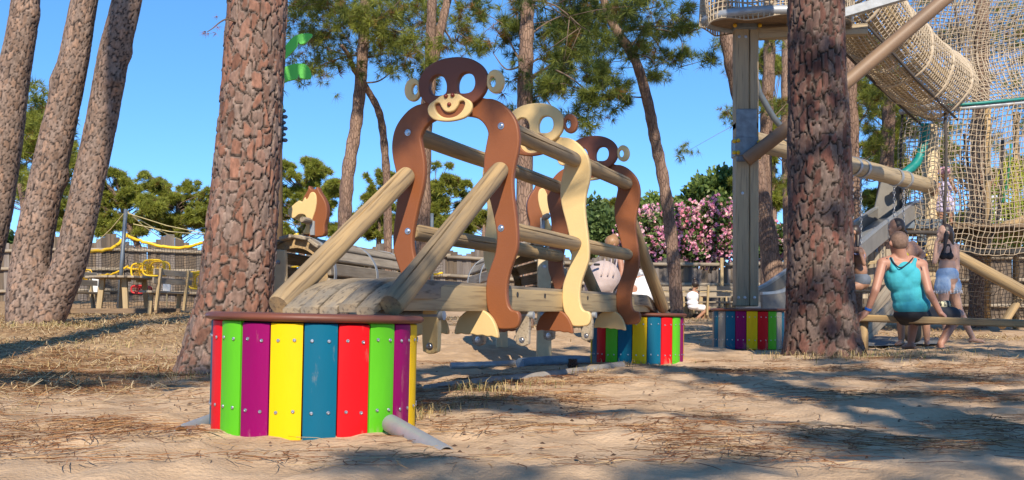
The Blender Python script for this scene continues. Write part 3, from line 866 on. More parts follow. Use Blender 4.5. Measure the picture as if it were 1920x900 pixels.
def pine(name, label, path, radii, clumps, ntuft, size, K, width, seed, bark=None, mixb=.5, dead=.05, group=None, limbs=True, extra_stems=(), cat='tree', branch_from=.55):
    """thing > trunk, crown, branch"""
    t = thing(name, tuple(path[0]), label, cat, group)
    if bark:
        part('trunk', bark_mesh('trunk', path, radii, seed=seed, **bark), t)
    else:
        c = catmull([tuple(p) for p in path], 6, closed=False)
        rr = np.interp(np.linspace(0, 1, len(c)), np.linspace(0, 1, len(path)), radii)
        rr = rr * (1 + .05 * np.sin(np.arange(len(c)) * 2.1 + seed))
        part('trunk', MB().tube(c, rr, 14, wob=.04).mesh('trunk', m_farbark, True), t)
    for es in extra_stems:
        c = catmull([tuple(p) for p in es[0]], 6, closed=False)
        rr = np.interp(np.linspace(0, 1, len(c)), np.linspace(0, 1, len(es[1])), es[1])
        part('stem', MB().tube(c, rr, 12, wob=.04).mesh('stem', m_farbark, True), t)
    if clumps:
        V, Fq, C = crown_mesh(clumps, ntuft, size, K, width, seed, mixb, dead)
        part('crown', mk_mesh('crown', V, Fq, m_needle, False, attr=C), t, kind=None)
        if limbs:
            pa = catmull([tuple(p) for p in path], 8, closed=False)
            for q, (c, r) in enumerate(clumps):
                mb = MB()
                zz = np.array(c)[2] - .35 * np.linalg.norm(np.array(c)[:2] - pa[-1][:2])
                j = int(np.argmin(np.abs(pa[:, 2] - max(zz, pa[0][2] + branch_from * (pa[-1][2] - pa[0][2])))))
                rj = max(.012, .35 * radii[-1])
                pts = limb(mb, pa[j], c, rj, rj * .35, 6, .08, seed + q)
                rg = np.random.default_rng(seed * 31 + q)
                for _ in range(4):
                    d = rg.normal(size=3); d /= np.linalg.norm(d)
                    limb(mb, pts[rg.integers(2, 6)], np.array(c) + d * np.array(r) * .85, rj * .35, rj * .12, 4, .06, seed + q * 7 + _, 4)
                part('branch', mb.mesh('branch', m_branch, True), t)
    return t

def crown_at(c, r, n, rg, flat=.45):
    """a spreading umbrella of sub-clumps about c (radius r)"""
    out = []
    for q in range(n):
        a = rg.uniform(0, 6.283); d = r * math.sqrt(rg.uniform(0, 1))
        out.append(((c[0] + d * math.cos(a), c[1] + d * math.sin(a), c[2] + rg.uniform(-.5, .5) * r * flat + (1 - (d / r) ** 2) * r * flat * .6), (r * rg.uniform(.28, .42), r * rg.uniform(.28, .42), r * rg.uniform(.16, .24))))
    return out

# --- the near trunks, bark modelled plate by plate
def up(p, z, dx=0, dy=0): return Vector((p.x + dx, p.y + dy, z))
rg = np.random.default_rng(21)
b0 = P(412, 702, 8.05); b0.z -= .12
path = [b0, P(425, 640, 8.05), P(440, 560, 8.05), P(455, 420, 8.05), P(470, 220, 8.05), P(482, 20, 8.05), P(490, -160, 8.05), P(496, -420, 8.1)]
top = path[-1]
pine('pine_tree', 'big pine with thick plated bark directly behind the nearest striped drum', path, [.34, .295, .276, .257, .236, .216, .205, .19],
     crown_at(up(top, top.z + 3.2), 2.4, 16, rg), 900, .22, 16, .006, 3, bark=dict(cell=(.066, .125), step=.0098, depth=.024, flare=.18, bumps=[(1.9, 2.4, .12, .02)]), mixb=.5,
     extra_stems=[([top, up(top, top.z + 2.0, .1), up(top, top.z + 3.6, .3)], [.19, .13, .06])])
b0 = P(1544, 674, 10.35); b0.z -= .12
path = [b0, P(1543, 640, 10.35), P(1540, 560, 10.35), P(1538, 400, 10.35), P(1534, 200, 10.35), P(1530, 0, 10.35), P(1526, -200, 10.35), P(1522, -480, 10.35)]
top = path[-1]
pine('pine_tree', 'big shade darkened pine standing right of the tall square post', path, [.40, .355, .325, .303, .281, .265, .25, .22],
     crown_at(up(top, top.z + 3.0), 2.6, 16, rg), 900, .22, 16, .006, 5, bark=dict(cell=(.075, .165), step=.0128, depth=.032, flare=.16, dim=.72, tone=(.19, .078, .055)), mixb=.5,  # dim and tone put the shade on this trunk into its bark colour
     extra_stems=[([top, up(top, top.z + 2.0, -.1), up(top, top.z + 3.6, .2)], [.22, .14, .06])])
ft = bpy.data.objects['pine_tree']
tw_ = catmull([tuple(P(440, 40, 7.85)), tuple(P(425, 36, 7.8)), tuple(P(412, 42, 7.8)), tuple(P(400, 52, 7.75)), tuple(P(388, 60, 7.75))], 5, closed=False)
part('twig', MB().tube(tw_, np.linspace(.008, .003, len(tw_)), 5).mesh('twig', m_branch), ft)
tc_ = np.array([tuple(P(x, y, 7.76)) for x, y in ((386, 58), (384, 62), (392, 62), (405, 62), (410, 50), (408, 30))])
V, Fq, C = tufts(tc_, np.tile([-.5, 0, -.6], (len(tc_), 1)), .05, 14, .0014, np.array([.35, .14, .08])); part('dead_needles', mk_mesh('dead_needles', V, Fq, m_needle, attr=C), ft)
# twin trunk on the left
b0 = P(66, 614, 13); b0.z -= .15
pathA = [b0, P(58, 555, 13), P(60, 480, 13), P(82, 370, 13), P(108, 250, 13), P(136, 120, 13), P(158, 0, 13), P(178, -120, 13), P(205, -330, 13)]
topA = pathA[-1]
tw = pine('pine_tree', 'twin stemmed pine at the left whose two trunks lean right', pathA, [.33, .285, .23, .205, .198, .178, .158, .152, .14],
          crown_at(up(topA, topA.z + 3.2, .2), 2.6, 16, rg), 900, .24, 14, .008, 8, bark=dict(cell=(.055, .115), step=.0155, depth=.013, flare=.12, tone=(.26, .165, .115), bumps=[(2.1, .3, .12, .05), (3.3, 3.4, .15, .04)]),
          extra_stems=[([topA, up(topA, topA.z + 2.0, .1), up(topA, topA.z + 3.4, .3)], [.19, .13, .06])])
pathB = [P(80, 606, 12.95), P(104, 555, 12.95), P(134, 480, 12.9), P(164, 350, 12.95), P(190, 230, 13), P(212, 110, 13), P(236, 10, 13), P(262, -120, 13.1), P(300, -330, 13.2)]
part('stem', bark_mesh('stem', pathB, [.24, .215, .2, .19, .185, .185, .172, .15, .13], cell=(.055, .115), step=.0155, depth=.013, seed=12, tone=(.26, .165, .115), bumps=[(3.2, 5.6, .12, .06), (3.6, .2, .1, .03)]), tw)
cl = crown_at(up(pathB[-1], pathB[-1].z + 2.2, .6), 1.8, 8, rg)
V, Fq, C = crown_mesh(cl, 450, .24, 14, .008, 77); part('crown', mk_mesh('crown', V, Fq, m_needle, attr=C), tw)
pathC = [P(-70, 620, 13.6), P(-45, 520, 13.6), P(-14, 400, 13.6), P(6, 280, 13.6), P(22, 160, 13.6), P(40, 60, 13.6), P(50, -20, 13.6), P(66, -150, 13.6), P(90, -350, 13.6)]
topC = pathC[-1]
pine('pine_tree', 'pine cut off by the left edge of the picture, leaning right', pathC, [.29, .26, .235, .215, .2, .18, .165, .155, .14],
     crown_at(up(topC, topC.z + 2.8, -.4), 2.2, 12, rg), 600, .24, 14, .008, 14, bark=dict(cell=(.055, .115), step=.0155, depth=.013, flare=.1, tone=(.26, .165, .115), bumps=[(4.3, 5.9, .14, .05)]),
     extra_stems=[([topC, up(topC, topC.z + 1.8, -.1), up(topC, topC.z + 3.0, -.3)], [.15, .11, .05])])
# ------------------------------------------------------------------ middle-distance pines with visible limbs
def hang_foliage(mb, t, specs, seed, size, K, width, mixb, dead=.06, rad=.018):
    """specs: list of (list of branch points, [(frac, n_tufts, spread)])"""
    rg = np.random.default_rng(seed)
    C, A = [], []
    for q, (pts, leaf) in enumerate(specs):
        mb = MB()
        c = catmull([tuple(p) for p in pts], 6, closed=False)
        mb.tube(c, np.linspace(rad, rad * .25, len(c)), 6)
        for fr, n, spd in leaf:
            b = c[min(int(fr * (len(c) - 1)), len(c) - 1)]
            for _ in range(max(2, n // 14)):
                e = b + rg.normal(size=3) * spd * np.array([1, .9, .75])
                mb.tube([b, (b + e) / 2 + rg.normal(size=3) * .03, e], [rad * .35, rad * .25, rad * .14], 4)
                m = 17
                p = e + rg.normal(size=(m, 3)) * np.array([.105, .105, .075]) * (spd / .35)
                C.append(p); A.append(p - b + np.array([0, 0, .25]))
        part('branch', mb.mesh('branch', m_branch, True), t)
    C, A = np.concatenate(C), np.concatenate(A)
    return tufts(C, A, size * rg.uniform(.7, 1.2, len(C)), K, width, needle_cols(len(C), rg, mixb, dead), rg=rg)

def mid_pine(label, stems, D, br, seed, mixb, dead, size=.175, K=40, width=.0042, rad=.02, group=None):
    """stems = [(px points, radii px)]; br = [(px points, leaf clusters)], all at about depth D"""
    st = [([P(x, y, D + dz) for x, y, dz in pts], [r * D / 1920 for r in rr]) for pts, rr in stems]
    base = st[0][0][0]; base.z = float(G(base.x, base.y).z) - .1
    t = thing('pine_tree', tuple(base), label, 'tree', group)
    for q, (pts, rr) in enumerate(st):
        c = catmull([tuple(p) for p in pts], 8, closed=False)
        r2 = np.interp(np.linspace(0, 1, len(c)), np.linspace(0, 1, len(pts)), rr)
        r2 = r2 * (1 + .06 * np.sin(np.arange(len(c)) * 1.9 + seed))
        part('trunk' if q == 0 else 'stem', MB().tube(c, r2, 16, wob=.04).mesh('trunk', m_farbark, True), t)
    mb = MB()
    if br:
        specs = [([P(x, y, D + dz) for x, y, dz in pts], lf) for pts, lf in br]
        V, Fq, C = hang_foliage(mb, t, specs, seed, size, K, width, mixb, dead, rad)
        part('crown', mk_mesh('crown', V, Fq, m_needle, attr=C), t)
    return t
L3 = [(.55, 40, .45), (.8, 60, .5), (1, 70, .5)]
L2 = [(.6, 40, .4), (1, 56, .45)]
# slim pine left of the first monkey, forked low
mid_pine('slim pine with bare lower limbs behind the barrel horse, leaning right', [([(640, 640, 0), (645, 440, 0), (652, 330, 0), (668, 230, 0), (678, 130, 0), (684, 20, 0), (688, -120, 0), (690, -330, 0)], [15, 13, 12.5, 11.5, 11, 9.5, 8, 4]),
    ([(726, 640, 1), (727, 400, .8), (722, 290, .6), (712, 215, .4), (690, 170, .2), (678, 150, 0)], [9, 8, 7.5, 7, 6, 5]), ([(678, 150, 0), (664, 130, -.2), (654, 105, -.4), (640, 85, -.6)], [6, 5, 4, 3])], 19,
   [([(676, 105, 0), (640, 100, .5), (600, 85, 1), (560, 60, 1.2)], [(.5, 40, .4), (.8, 70, .45), (1, 60, .45)]), ([(682, 40, 0), (640, 20, -.5), (590, -10, -1)], L3), ([(682, 60, 0), (720, 30, .4), (770, 18, .8), (800, 40, 1)], L3), ([(680, 90, 0), (720, 60, -.5), (760, 62, -1)], L3),
    ([(676, 155, 0), (710, 152, .2), (740, 130, .5), (760, 118, .6)], [(.85, 36, .35), (1, 50, .4)]), ([(684, 0, 0), (650, -30, 1), (600, 20, 1.5), (575, 45, 1.5)], L3), ([(655, 105, -.4), (620, 115, -.5), (590, 128, -.6)], L2), ([(686, -20, 0), (740, -30, .6), (780, 5, .9)], L3),
    ([(683, 30, 0), (640, 45, 1.4), (610, 70, 1.8)], L2), ([(684, 10, 0), (725, -10, 1.6), (755, 40, 1.9)], L2), ([(676, 112, 0), (730, 100, .2), (790, 112, .4)], [(.8, 36, .4), (1, 48, .4)])], 31, .45, .12)
mid_pine('forked pine directly behind the first monkey head', [([(795, 640, 0), (794, 420, 0), (797, 250, 0), (806, 150, 0), (808, 60, 0), (812, -60, 0), (815, -300, 0)], [14, 13, 12.5, 12, 9.5, 8, 4]),
    ([(806, 150, 0), (818, 90, .1), (832, 30, .2), (846, -40, .3), (860, -200, .4)], [9.5, 9, 8, 7, 5])], 17.5,
   [([(830, 50, .2), (850, 80, .4), (856, 75, .5)], [(1, 44, .3)]), ([(812, -40, 0), (770, -20, .6), (725, 30, .9)], L3), ([(840, -20, .2), (862, 20, -.4), (858, 60, -.8)], [(.7, 30, .35), (1, 40, .35)]), ([(808, 100, 0), (790, 80, -.4), (776, 90, -.6)], [(1, 28, .3)])], 33, .4, .08)
mid_pine('straight tall pine behind the cream monkey', [([(985, 650, 0), (984, 420, 0), (984, 200, 0), (987, 80, 0), (990, -40, 0), (992, -220, 0), (990, -420, 0)], [17, 16, 15, 13.5, 12.5, 10, 5])], 15.5,
   [([(984, 130, 0), (962, 90, .2), (945, 50, .3), (935, 40, .3)], [(1, 10, .25)]), ([(988, 25, 0), (972, 20, .2), (970, 60, .2)], [(1, 8, .2)]), ([(984, 150, 0), (1020, 130, .3), (1070, 105, .8), (1130, 118, 1.2)], [(.45, 50, .35), (.7, 60, .4), (1, 70, .35)]),
    ([(984, 165, 0), (1020, 130, -.4), (1060, 140, -.8), (1100, 170, -1), (1120, 190, -1)], [(.5, 40, .3), (.75, 56, .35), (1, 70, .32)]), ([(987, 70, 0), (1030, 40, .5), (1080, 20, .9)], L3), ([(990, 0, 0), (1040, 10, -.5), (1090, 50, -.9)], L3),
    ([(986, 190, 0), (1015, 180, .2), (1035, 200, .3)], [(1, 40, .28)]), ([(990, -40, 0), (1050, -30, .8), (1110, 15, 1.2)], L3), ([(990, -20, 0), (1010, -30, 1), (1030, 60, 1.5)], L3), ([(984, 130, 0), (1010, 110, .6), (1030, 120, .9)], L2), ([(984, 120, 0), (950, 130, .4), (925, 100, .6)], [(1, 30, .25)])], 35, .68, .07)
mid_pine('thin pine curving left as it rises, right of the monkeys', [([(1272, 640, 0), (1262, 480, 0), (1246, 350, 0), (1228, 260, 0), (1213, 185, 0), (1190, 110, 0), (1158, 60, 0), (1135, 10, 0), (1120, -80, 0), (1110, -220, 0)], [13, 12, 11, 10.5, 10, 9, 8.5, 7.5, 6, 3])], 18,
   [([(1212, 182, 0), (1190, 182, .2), (1155, 176, .4)], [(1, 4, .15)]), ([(1180, 90, 0), (1210, 60, .4), (1235, 85, .7), (1238, 110, .8)], [(.6, 30, .35), (1, 60, .33)]), ([(1160, 60, 0), (1200, 50, -.4), (1260, 50, -.8), (1310, 55, -1)], [(.4, 30, .3), (.7, 20, .25), (1, 26, .25)]),
    ([(1160, 60, 0), (1225, 54, -.6), (1275, 70, -.8), (1278, 125, -.9)], [(1, 44, .28)]), ([(1135, 10, 0), (1100, 30, .5), (1060, 60, 1)], L3), ([(1135, 0, 0), (1180, -10, .6), (1220, 25, 1)], L3), ([(1160, 60, 0), (1180, 110, .3), (1200, 125, .4)], [(1, 30, .3)]), ([(1190, 100, 0), (1220, 110, .3), (1230, 128, .4)], [(1, 36, .28)]), ([(1128, -40, 0), (1180, -40, -.6), (1240, 10, -1)], L2), ([(1130, 0, 0), (1160, -30, 1), (1150, 30, 1.4)], L2)], 37, .6, .12)
mid_pine('leaning pine trunk just left of the tall square post', [([(1462, 600, 0), (1445, 480, 0), (1420, 340, 0), (1392, 200, 0), (1368, 90, 0), (1350, -40, 0), (1335, -250, 0)], [19, 18, 17, 16, 15, 13, 9])], 18.5, [], 39, .5, .05)
mid_pine('pine trunk between the tall post and the shaded pine, farther back', [([(1440, 600, 0), (1436, 400, 0), (1436, 260, 0), (1442, 120, 0), (1444, 0, 0), (1446, -200, 0)], [13, 12, 12, 11, 10, 7])], 24,
   [([(1440, 140, 0), (1425, 120, .5), (1415, 110, .8)], L2), ([(1442, 90, 0), (1462, 70, -.5), (1480, 90, -.6)], L2), ([(1438, 230, 0), (1460, 210, .5), (1478, 190, .8)], L2), ([(1438, 200, 0), (1420, 215, -.4), (1405, 220, -.6)], L2), ([(1437, 280, 0), (1465, 300, .5), (1480, 330, .8)], L2)], 41, .45, .1)
mid_pine('thin shadowed pine trunk touching the left side of the shaded pine', [([(1478, 600, 0), (1476, 400, 0), (1472, 200, 0), (1474, 60, 0), (1478, -100, 0)], [8, 8, 7.5, 7, 6])], 26, [], 42, .5, .05)
mid_pine('slim pine trunk just right of the shaded pine', [([(1606, 600, 0), (1604, 400, 0), (1598, 200, 0), (1588, 60, 0), (1580, -100, 0)], [11, 10.5, 10, 9, 8])], 20,
   [([(1602, 330, 0), (1620, 300, .5), (1640, 290, .8)], L2), ([(1600, 240, 0), (1625, 210, .4), (1640, 170, .6)], L2)], 43, .45, .08)
mid_pine('pine trunk standing beside the swing beam, left of the rope cage', [([(1652, 620, 0), (1655, 420, 0), (1664, 280, 0), (1668, 160, 0), (1672, 20, 0), (1676, -200, 0)], [15, 14, 12.5, 11.5, 10, 7])], 22,
   [([(1664, 270, 0), (1640, 250, .4), (1622, 220, .6)], L2), ([(1668, 180, 0), (1640, 190, .5), (1610, 195, .8)], L3), ([(1666, 240, 0), (1690, 225, .5), (1700, 260, .6)], L2), ([(1660, 330, 0), (1635, 340, .5), (1615, 335, .8)], L2), ([(1656, 400, 0), (1690, 380, .5), (1720, 400, 1)], L3)], 45, .4, .08)
mid_pine('pine trunk seen through the lower netting at the right', [([(1836, 620, 0), (1836, 520, 0), (1834, 440, 0), (1836, 300, 0), (1840, 100, 0), (1842, -100, 0)], [19, 18, 17, 16, 14, 12])], 19.5,
   [([(1838, 180, 0), (1870, 140, .5), (1900, 120, 1)], L3), ([(1838, 120, 0), (1800, 80, .5), (1770, 60, 1)], L3), ([(1838, 280, 0), (1880, 270, .6), (1925, 250, 1)], L3), ([(1838, 60, 0), (1880, 40, 1), (1915, 60, 1.4)], L3)], 46, .3, .25)
mid_pine('grey forked trunk behind the leaning pines at the far left', [([(46, 560, 0), (48, 450, 0), (46, 380, 0), (38, 345, 0), (30, 300, 0)], [10, 9.5, 8, 6, 4]), ([(46, 390, 0), (58, 365, 0), (66, 340, 0)], [6, 5, 4])], 26,
   [([(30, 300, 0), (55, 250, .4), (75, 225, .6)], [(.5, 80, .5), (.8, 110, .55), (1, 120, .5)]), ([(34, 320, 0), (60, 300, 0), (85, 290, 0)], [(.5, 70, .5), (1, 110, .5)]), ([(60, 350, 0), (90, 320, 0), (115, 270, 0)], [(.6, 100, .5), (1, 110, .5)]), ([(60, 345, 0), (95, 340, .5), (130, 330, 1)], [(.6, 80, .5), (1, 110, .5)]), ([(30, 300, 0), (40, 220, .4), (45, 200, .6)], [(1, 110, .5)])], 47, .25, .03, size=.24, K=18, width=.009)

# ------------------------------------------------------------------ far row of pines (rounded crowns above the fence)
def far_pine(label, px, pyb, D, crown_px, seed, mixb=.10, n=1500, extra=(), sz=.34):
    """crown_px: list of (px, py, rx, ry) ellipses in the picture at depth D"""
    rg = np.random.default_rng(seed)
    k = D / 1920
    cl = []
    for x, y, rx, ry in crown_px:
        for _ in range(11):
            a, d = rg.uniform(0, 6.28), math.sqrt(rg.random()) * 1.0
            c = P(x + rx * d * math.cos(a), y + ry * d * math.sin(a) * .9, D + rg.uniform(-1, 1) * rx * k * .8)
            cl.append(((c.x, c.y, c.z), (rx * k * (s_ := rg.uniform(.16, .36)), rx * k * s_, ry * k * s_ * .9)))
    b = P(px, pyb, D); b.z = float(G(b.x, b.y).z) - .1
    cx = np.mean([c[0] for c in crown_px]); cy = np.mean([c[1] for c in crown_px])
    tp = P(cx, cy, D)
    mid = (b * .5 + tp * .5) + Vector((rg.uniform(-.3, .3), 0, 0))
    return pine('pine_tree', label, [b, b * .75 + mid * .25, mid, tp * .6 + mid * .4, tp], [.17, .15, .13, .10, .06], cl, int(n * 2.1), sz * .68, 12, .015, seed, mixb=mixb, dead=.04, group='far pines beyond the fence', branch_from=.25)
far_pine('far pine whose crown fills the gap right of the twin trunks', 300, 560, 40, [(215, 350, 45, 40), (240, 385, 55, 45), (195, 400, 40, 40), (280, 395, 35, 35), (225, 425, 50, 25), (190, 330, 24, 20)], 51, n=2600)
far_pine('far round crowned pine left of the big plated trunk, above the net', 338, 560, 42, [(330, 352, 55, 26), (375, 362, 40, 30), (300, 375, 40, 28), (340, 400, 60, 35), (390, 410, 40, 40), (320, 425, 50, 22), (270, 345, 26, 18)], 52, n=2700)
far_pine('far pine with spreading crown right of the big plated trunk', 574, 560, 40, [(560, 325, 40, 28), (600, 345, 45, 30), (545, 365, 40, 35), (630, 370, 30, 30), (590, 395, 45, 40), (540, 420, 30, 30), (600, 425, 40, 30), (530, 320, 20, 18)], 53, n=2900)
far_pine('far bushy pine between the slim pine and the first monkey', 700, 560, 42, [(700, 350, 30, 30), (690, 400, 35, 35), (735, 340, 28, 26), (720, 390, 35, 30), (690, 430, 40, 28), (740, 430, 30, 25)], 54, n=2300)
far_pine('far broad pine seen between the first monkey legs', 830, 560, 41, [(820, 335, 40, 28), (850, 365, 40, 32), (800, 375, 40, 35), (840, 405, 45, 30), (780, 330, 24, 22), (800, 430, 50, 22)], 55, n=2600)
far_pine('far low pine seen between the first and middle monkeys', 905, 560, 44, [(890, 425, 30, 25), (925, 415, 30, 25)], 56, n=1000)
far_pine('small umbrella shaped far pine above the oleander', 1142, 560, 46, [(1140, 388, 26, 14), (1165, 396, 22, 14)], 57, n=800, mixb=.15)
far_pine('far pine behind the tall post, above the oleander', 1440, 560, 38, [(1400, 350, 30, 30), (1430, 385, 40, 35), (1455, 340, 28, 28), (1410, 420, 30, 25)], 58, n=1700, mixb=.35)
far_pine('far pine low behind the slide', 1560, 560, 36, [(1620, 430, 30, 35), (1640, 380, 30, 30), (1690, 420, 30, 40), (1680, 290, 28, 24)], 59, n=1700, mixb=.2)
far_pine('far pine at the right edge behind the rope cage', 1880, 560, 34, [(1880, 330, 50, 45), (1900, 420, 50, 50), (1810, 430, 45, 40), (1760, 300, 45, 45)], 60, n=2200, mixb=.3)

far_pine('far pine filling the gaps between the leaning trunks at the left edge', 60, 560, 34, [(40, 225, 34, 26), (75, 255, 40, 30), (30, 280, 30, 30), (110, 290, 35, 35), (70, 330, 45, 35), (130, 340, 30, 30), (20, 370, 30, 30), (110, 400, 45, 30)], 61, n=2400)
far_pine('far pine crown behind the slope of the net tunnel', 1640, 560, 33, [(1645, 110, 40, 35), (1620, 190, 35, 40), (1690, 230, 35, 40), (1640, 280, 35, 35), (1700, 330, 35, 35)], 62, n=2000)
far_pine('far pine between the tall post and the shaded pine', 1450, 560, 36, [(1455, 110, 26, 30), (1425, 170, 24, 30), (1462, 230, 22, 35), (1430, 300, 28, 30), (1460, 360, 24, 30)], 63, n=1500)
# ------------------------------------------------------------------ broadleaf shrubs
def leaves(C, nrm, size, col, rg):
    N = len(C)
    d = rg.normal(size=(N, 3)) + nrm * .8; d /= np.linalg.norm(d, axis=1)[:, None]
    s_ = np.cross(d, rg.normal(size=(N, 3))); s_ /= np.linalg.norm(s_, axis=1)[:, None]
    L = size * rg.uniform(.7, 1.3, (N, 1)); W = L * .3
    V = np.stack([C, C + d * L * .5 + s_ * W, C + d * L, C + d * L * .5 - s_ * W], 1).reshape(-1, 3)
    return V, np.arange(4 * N).reshape(-1, 4), np.repeat(col, 4, axis=0)
m_petal = M('oleander_petals', (.92, .56, .64), (.86, .37, .50), scale=1.5, rough=.5, trans=.3, attr='Col')
def shrub(name, label, D, blobs, n, seed, cA, cB, lsize=.16, flowers=0, trunk_px=None, cat='bush', group=None):
    rg = np.random.default_rng(seed)
    k = D / 1920
    ws = np.array([b[2] * b[3] for b in blobs]); ws = ws / ws.sum()
    b0 = P(trunk_px or blobs[0][0], 590, D); b0.z = float(G(b0.x, b0.y).z)
    t = thing(name, tuple(b0), label, cat, group)
    C, Nn = [], []
    tips = []
    for (x, y, rx, ry), f in zip(blobs, ws):
        c = np.array(P(x, y, D + rg.uniform(-.5, .5)))
        m = int(n * f); nb = max(4, m // 14)
        d = rg.normal(size=(nb, 3)); d[:, 1] -= .2; d /= np.linalg.norm(d, axis=1)[:, None]
        rad = np.array([rx * k, rx * k * .8, ry * k])
        bc = c + d * rad * rg.uniform(.6, 1.05, (nb, 1))
        tips.append((bc, d))
        ii = rg.integers(0, nb, m)
        C.append(bc[ii] + rg.normal(size=(m, 3)) * .13 * np.sqrt(rx * k)); Nn.append(d[ii] + np.array([0, 0, .3]))
    C, Nn = np.concatenate(C), np.concatenate(Nn)
    tt = np.clip(rg.normal(.5, .3, (len(C), 1)), 0, 1)
    V, Fq, cc = leaves(C, Nn, lsize, np.array(cA) * (1 - tt) + np.array(cB) * tt, rg)
    part('foliage', mk_mesh('foliage', V, Fq, m_leaf, attr=cc), t)
    mb = MB()
    for q, (bc, d) in enumerate(tips):
        for p in bc[::max(1, len(bc) // 5)]:
            limb(mb, (b0.x + rg.normal() * .15, b0.y, b0.z), p, .05, .012, 5, .05, seed + q, 5)
    part('stem', mb.mesh('stem', m_branch, True), t)
    if flowers:
        bc = np.concatenate([b for b, d in tips]); dd = np.concatenate([d for b, d in tips])
        keep = (dd[:, 1] < .35)
        bc, dd = bc[keep], dd[keep]
        ii = rg.integers(0, len(bc), flowers)
        fc = bc[ii] + dd[ii] * .12 + rg.normal(size=(flowers, 3)) * .10
        K = 5
        fr = np.repeat(fc, K, axis=0); fn = np.repeat(dd[ii] + np.array([0, -.5, .3]), K, axis=0)
        col = np.repeat(rg.uniform(.75, 1.25, (flowers, 1)) * np.array([[1, 1, 1]]) * np.stack([np.ones(flowers), rg.uniform(.8, 1.35, flowers), rg.uniform(.9, 1.2, flowers)], -1), K, axis=0)
        V, Fq, cc = leaves(fr, fn * 1.4, .085, col, rg)
        V = V.reshape(-1, 4, 3); ctr = V[:, 0:1]; dv = V[:, 2:3] - ctr
        mid = ctr + dv * .5
        V[:, 1:2] = mid + (V[:, 1:2] - mid) * 1.9; V[:, 3:4] = mid + (V[:, 3:4] - mid) * 1.9
        part('blossom', mk_mesh('blossom', V.reshape(-1, 3), Fq, m_petal, attr=np.clip(cc, 0, 1.4)), t)
    return t
GA, GB, GC = (.15, .23, .05), (.06, .115, .03), (.20, .27, .06)
shrub('oleander', 'pink flowering oleander right of the last monkey, behind the fence', 32.4, [(1205, 440, 42, 40), (1240, 425, 38, 35), (1185, 470, 34, 25), (1238, 465, 45, 35), (1255, 445, 35, 35)], 5200, 71, GA, GB, flowers=1300, cat='oleander', group='oleanders behind the fence')
shrub('oleander', 'pink flowering oleander left of the tall post, behind the fence', 32.5, [(1300, 430, 40, 35), (1345, 415, 40, 40), (1320, 460, 45, 35), (1370, 450, 35, 40), (1290, 470, 35, 25), (1395, 430, 25, 35)], 6400, 72, GA, GB, flowers=1600, cat='oleander', group='oleanders behind the fence')
shrub('oleander', 'sparsely flowered oleander right of the tall post', 32.6, [(1440, 460, 35, 25), (1480, 450, 30, 30), (1410, 455, 25, 25)], 3000, 73, GA, GB, flowers=260, cat='oleander', group='oleanders behind the fence')
shrub('broadleaf_tree', 'rounded green broadleaf tree between the middle and last monkeys', 38, [(1115, 405, 22, 30), (1135, 430, 30, 30), (1105, 445, 25, 35), (1150, 455, 30, 25)], 5200, 74, (.17, .24, .07), (.08, .13, .04), lsize=.2, cat='tree')
shrub('broadleaf_tree', 'dense green broadleaf tree behind the tall post', 40, [(1325, 365, 35, 30), (1365, 350, 40, 28), (1345, 390, 50, 30), (1300, 385, 22, 20)], 6000, 75, GC, GB, lsize=.22, cat='tree')
shrub('broadleaf_tree', 'low green broadleaf tree above the oleander at the centre', 42, [(1225, 385, 26, 16), (1255, 390, 30, 18), (1200, 400, 25, 20)], 3000, 76, GC, GA, lsize=.2, cat='tree')
shrub('hedge_bush', 'dark green bush behind the fence at the left edge', 36, [(20, 465, 30, 25), (200, 495, 30, 20)], 1500, 77, GA, GB, lsize=.2)

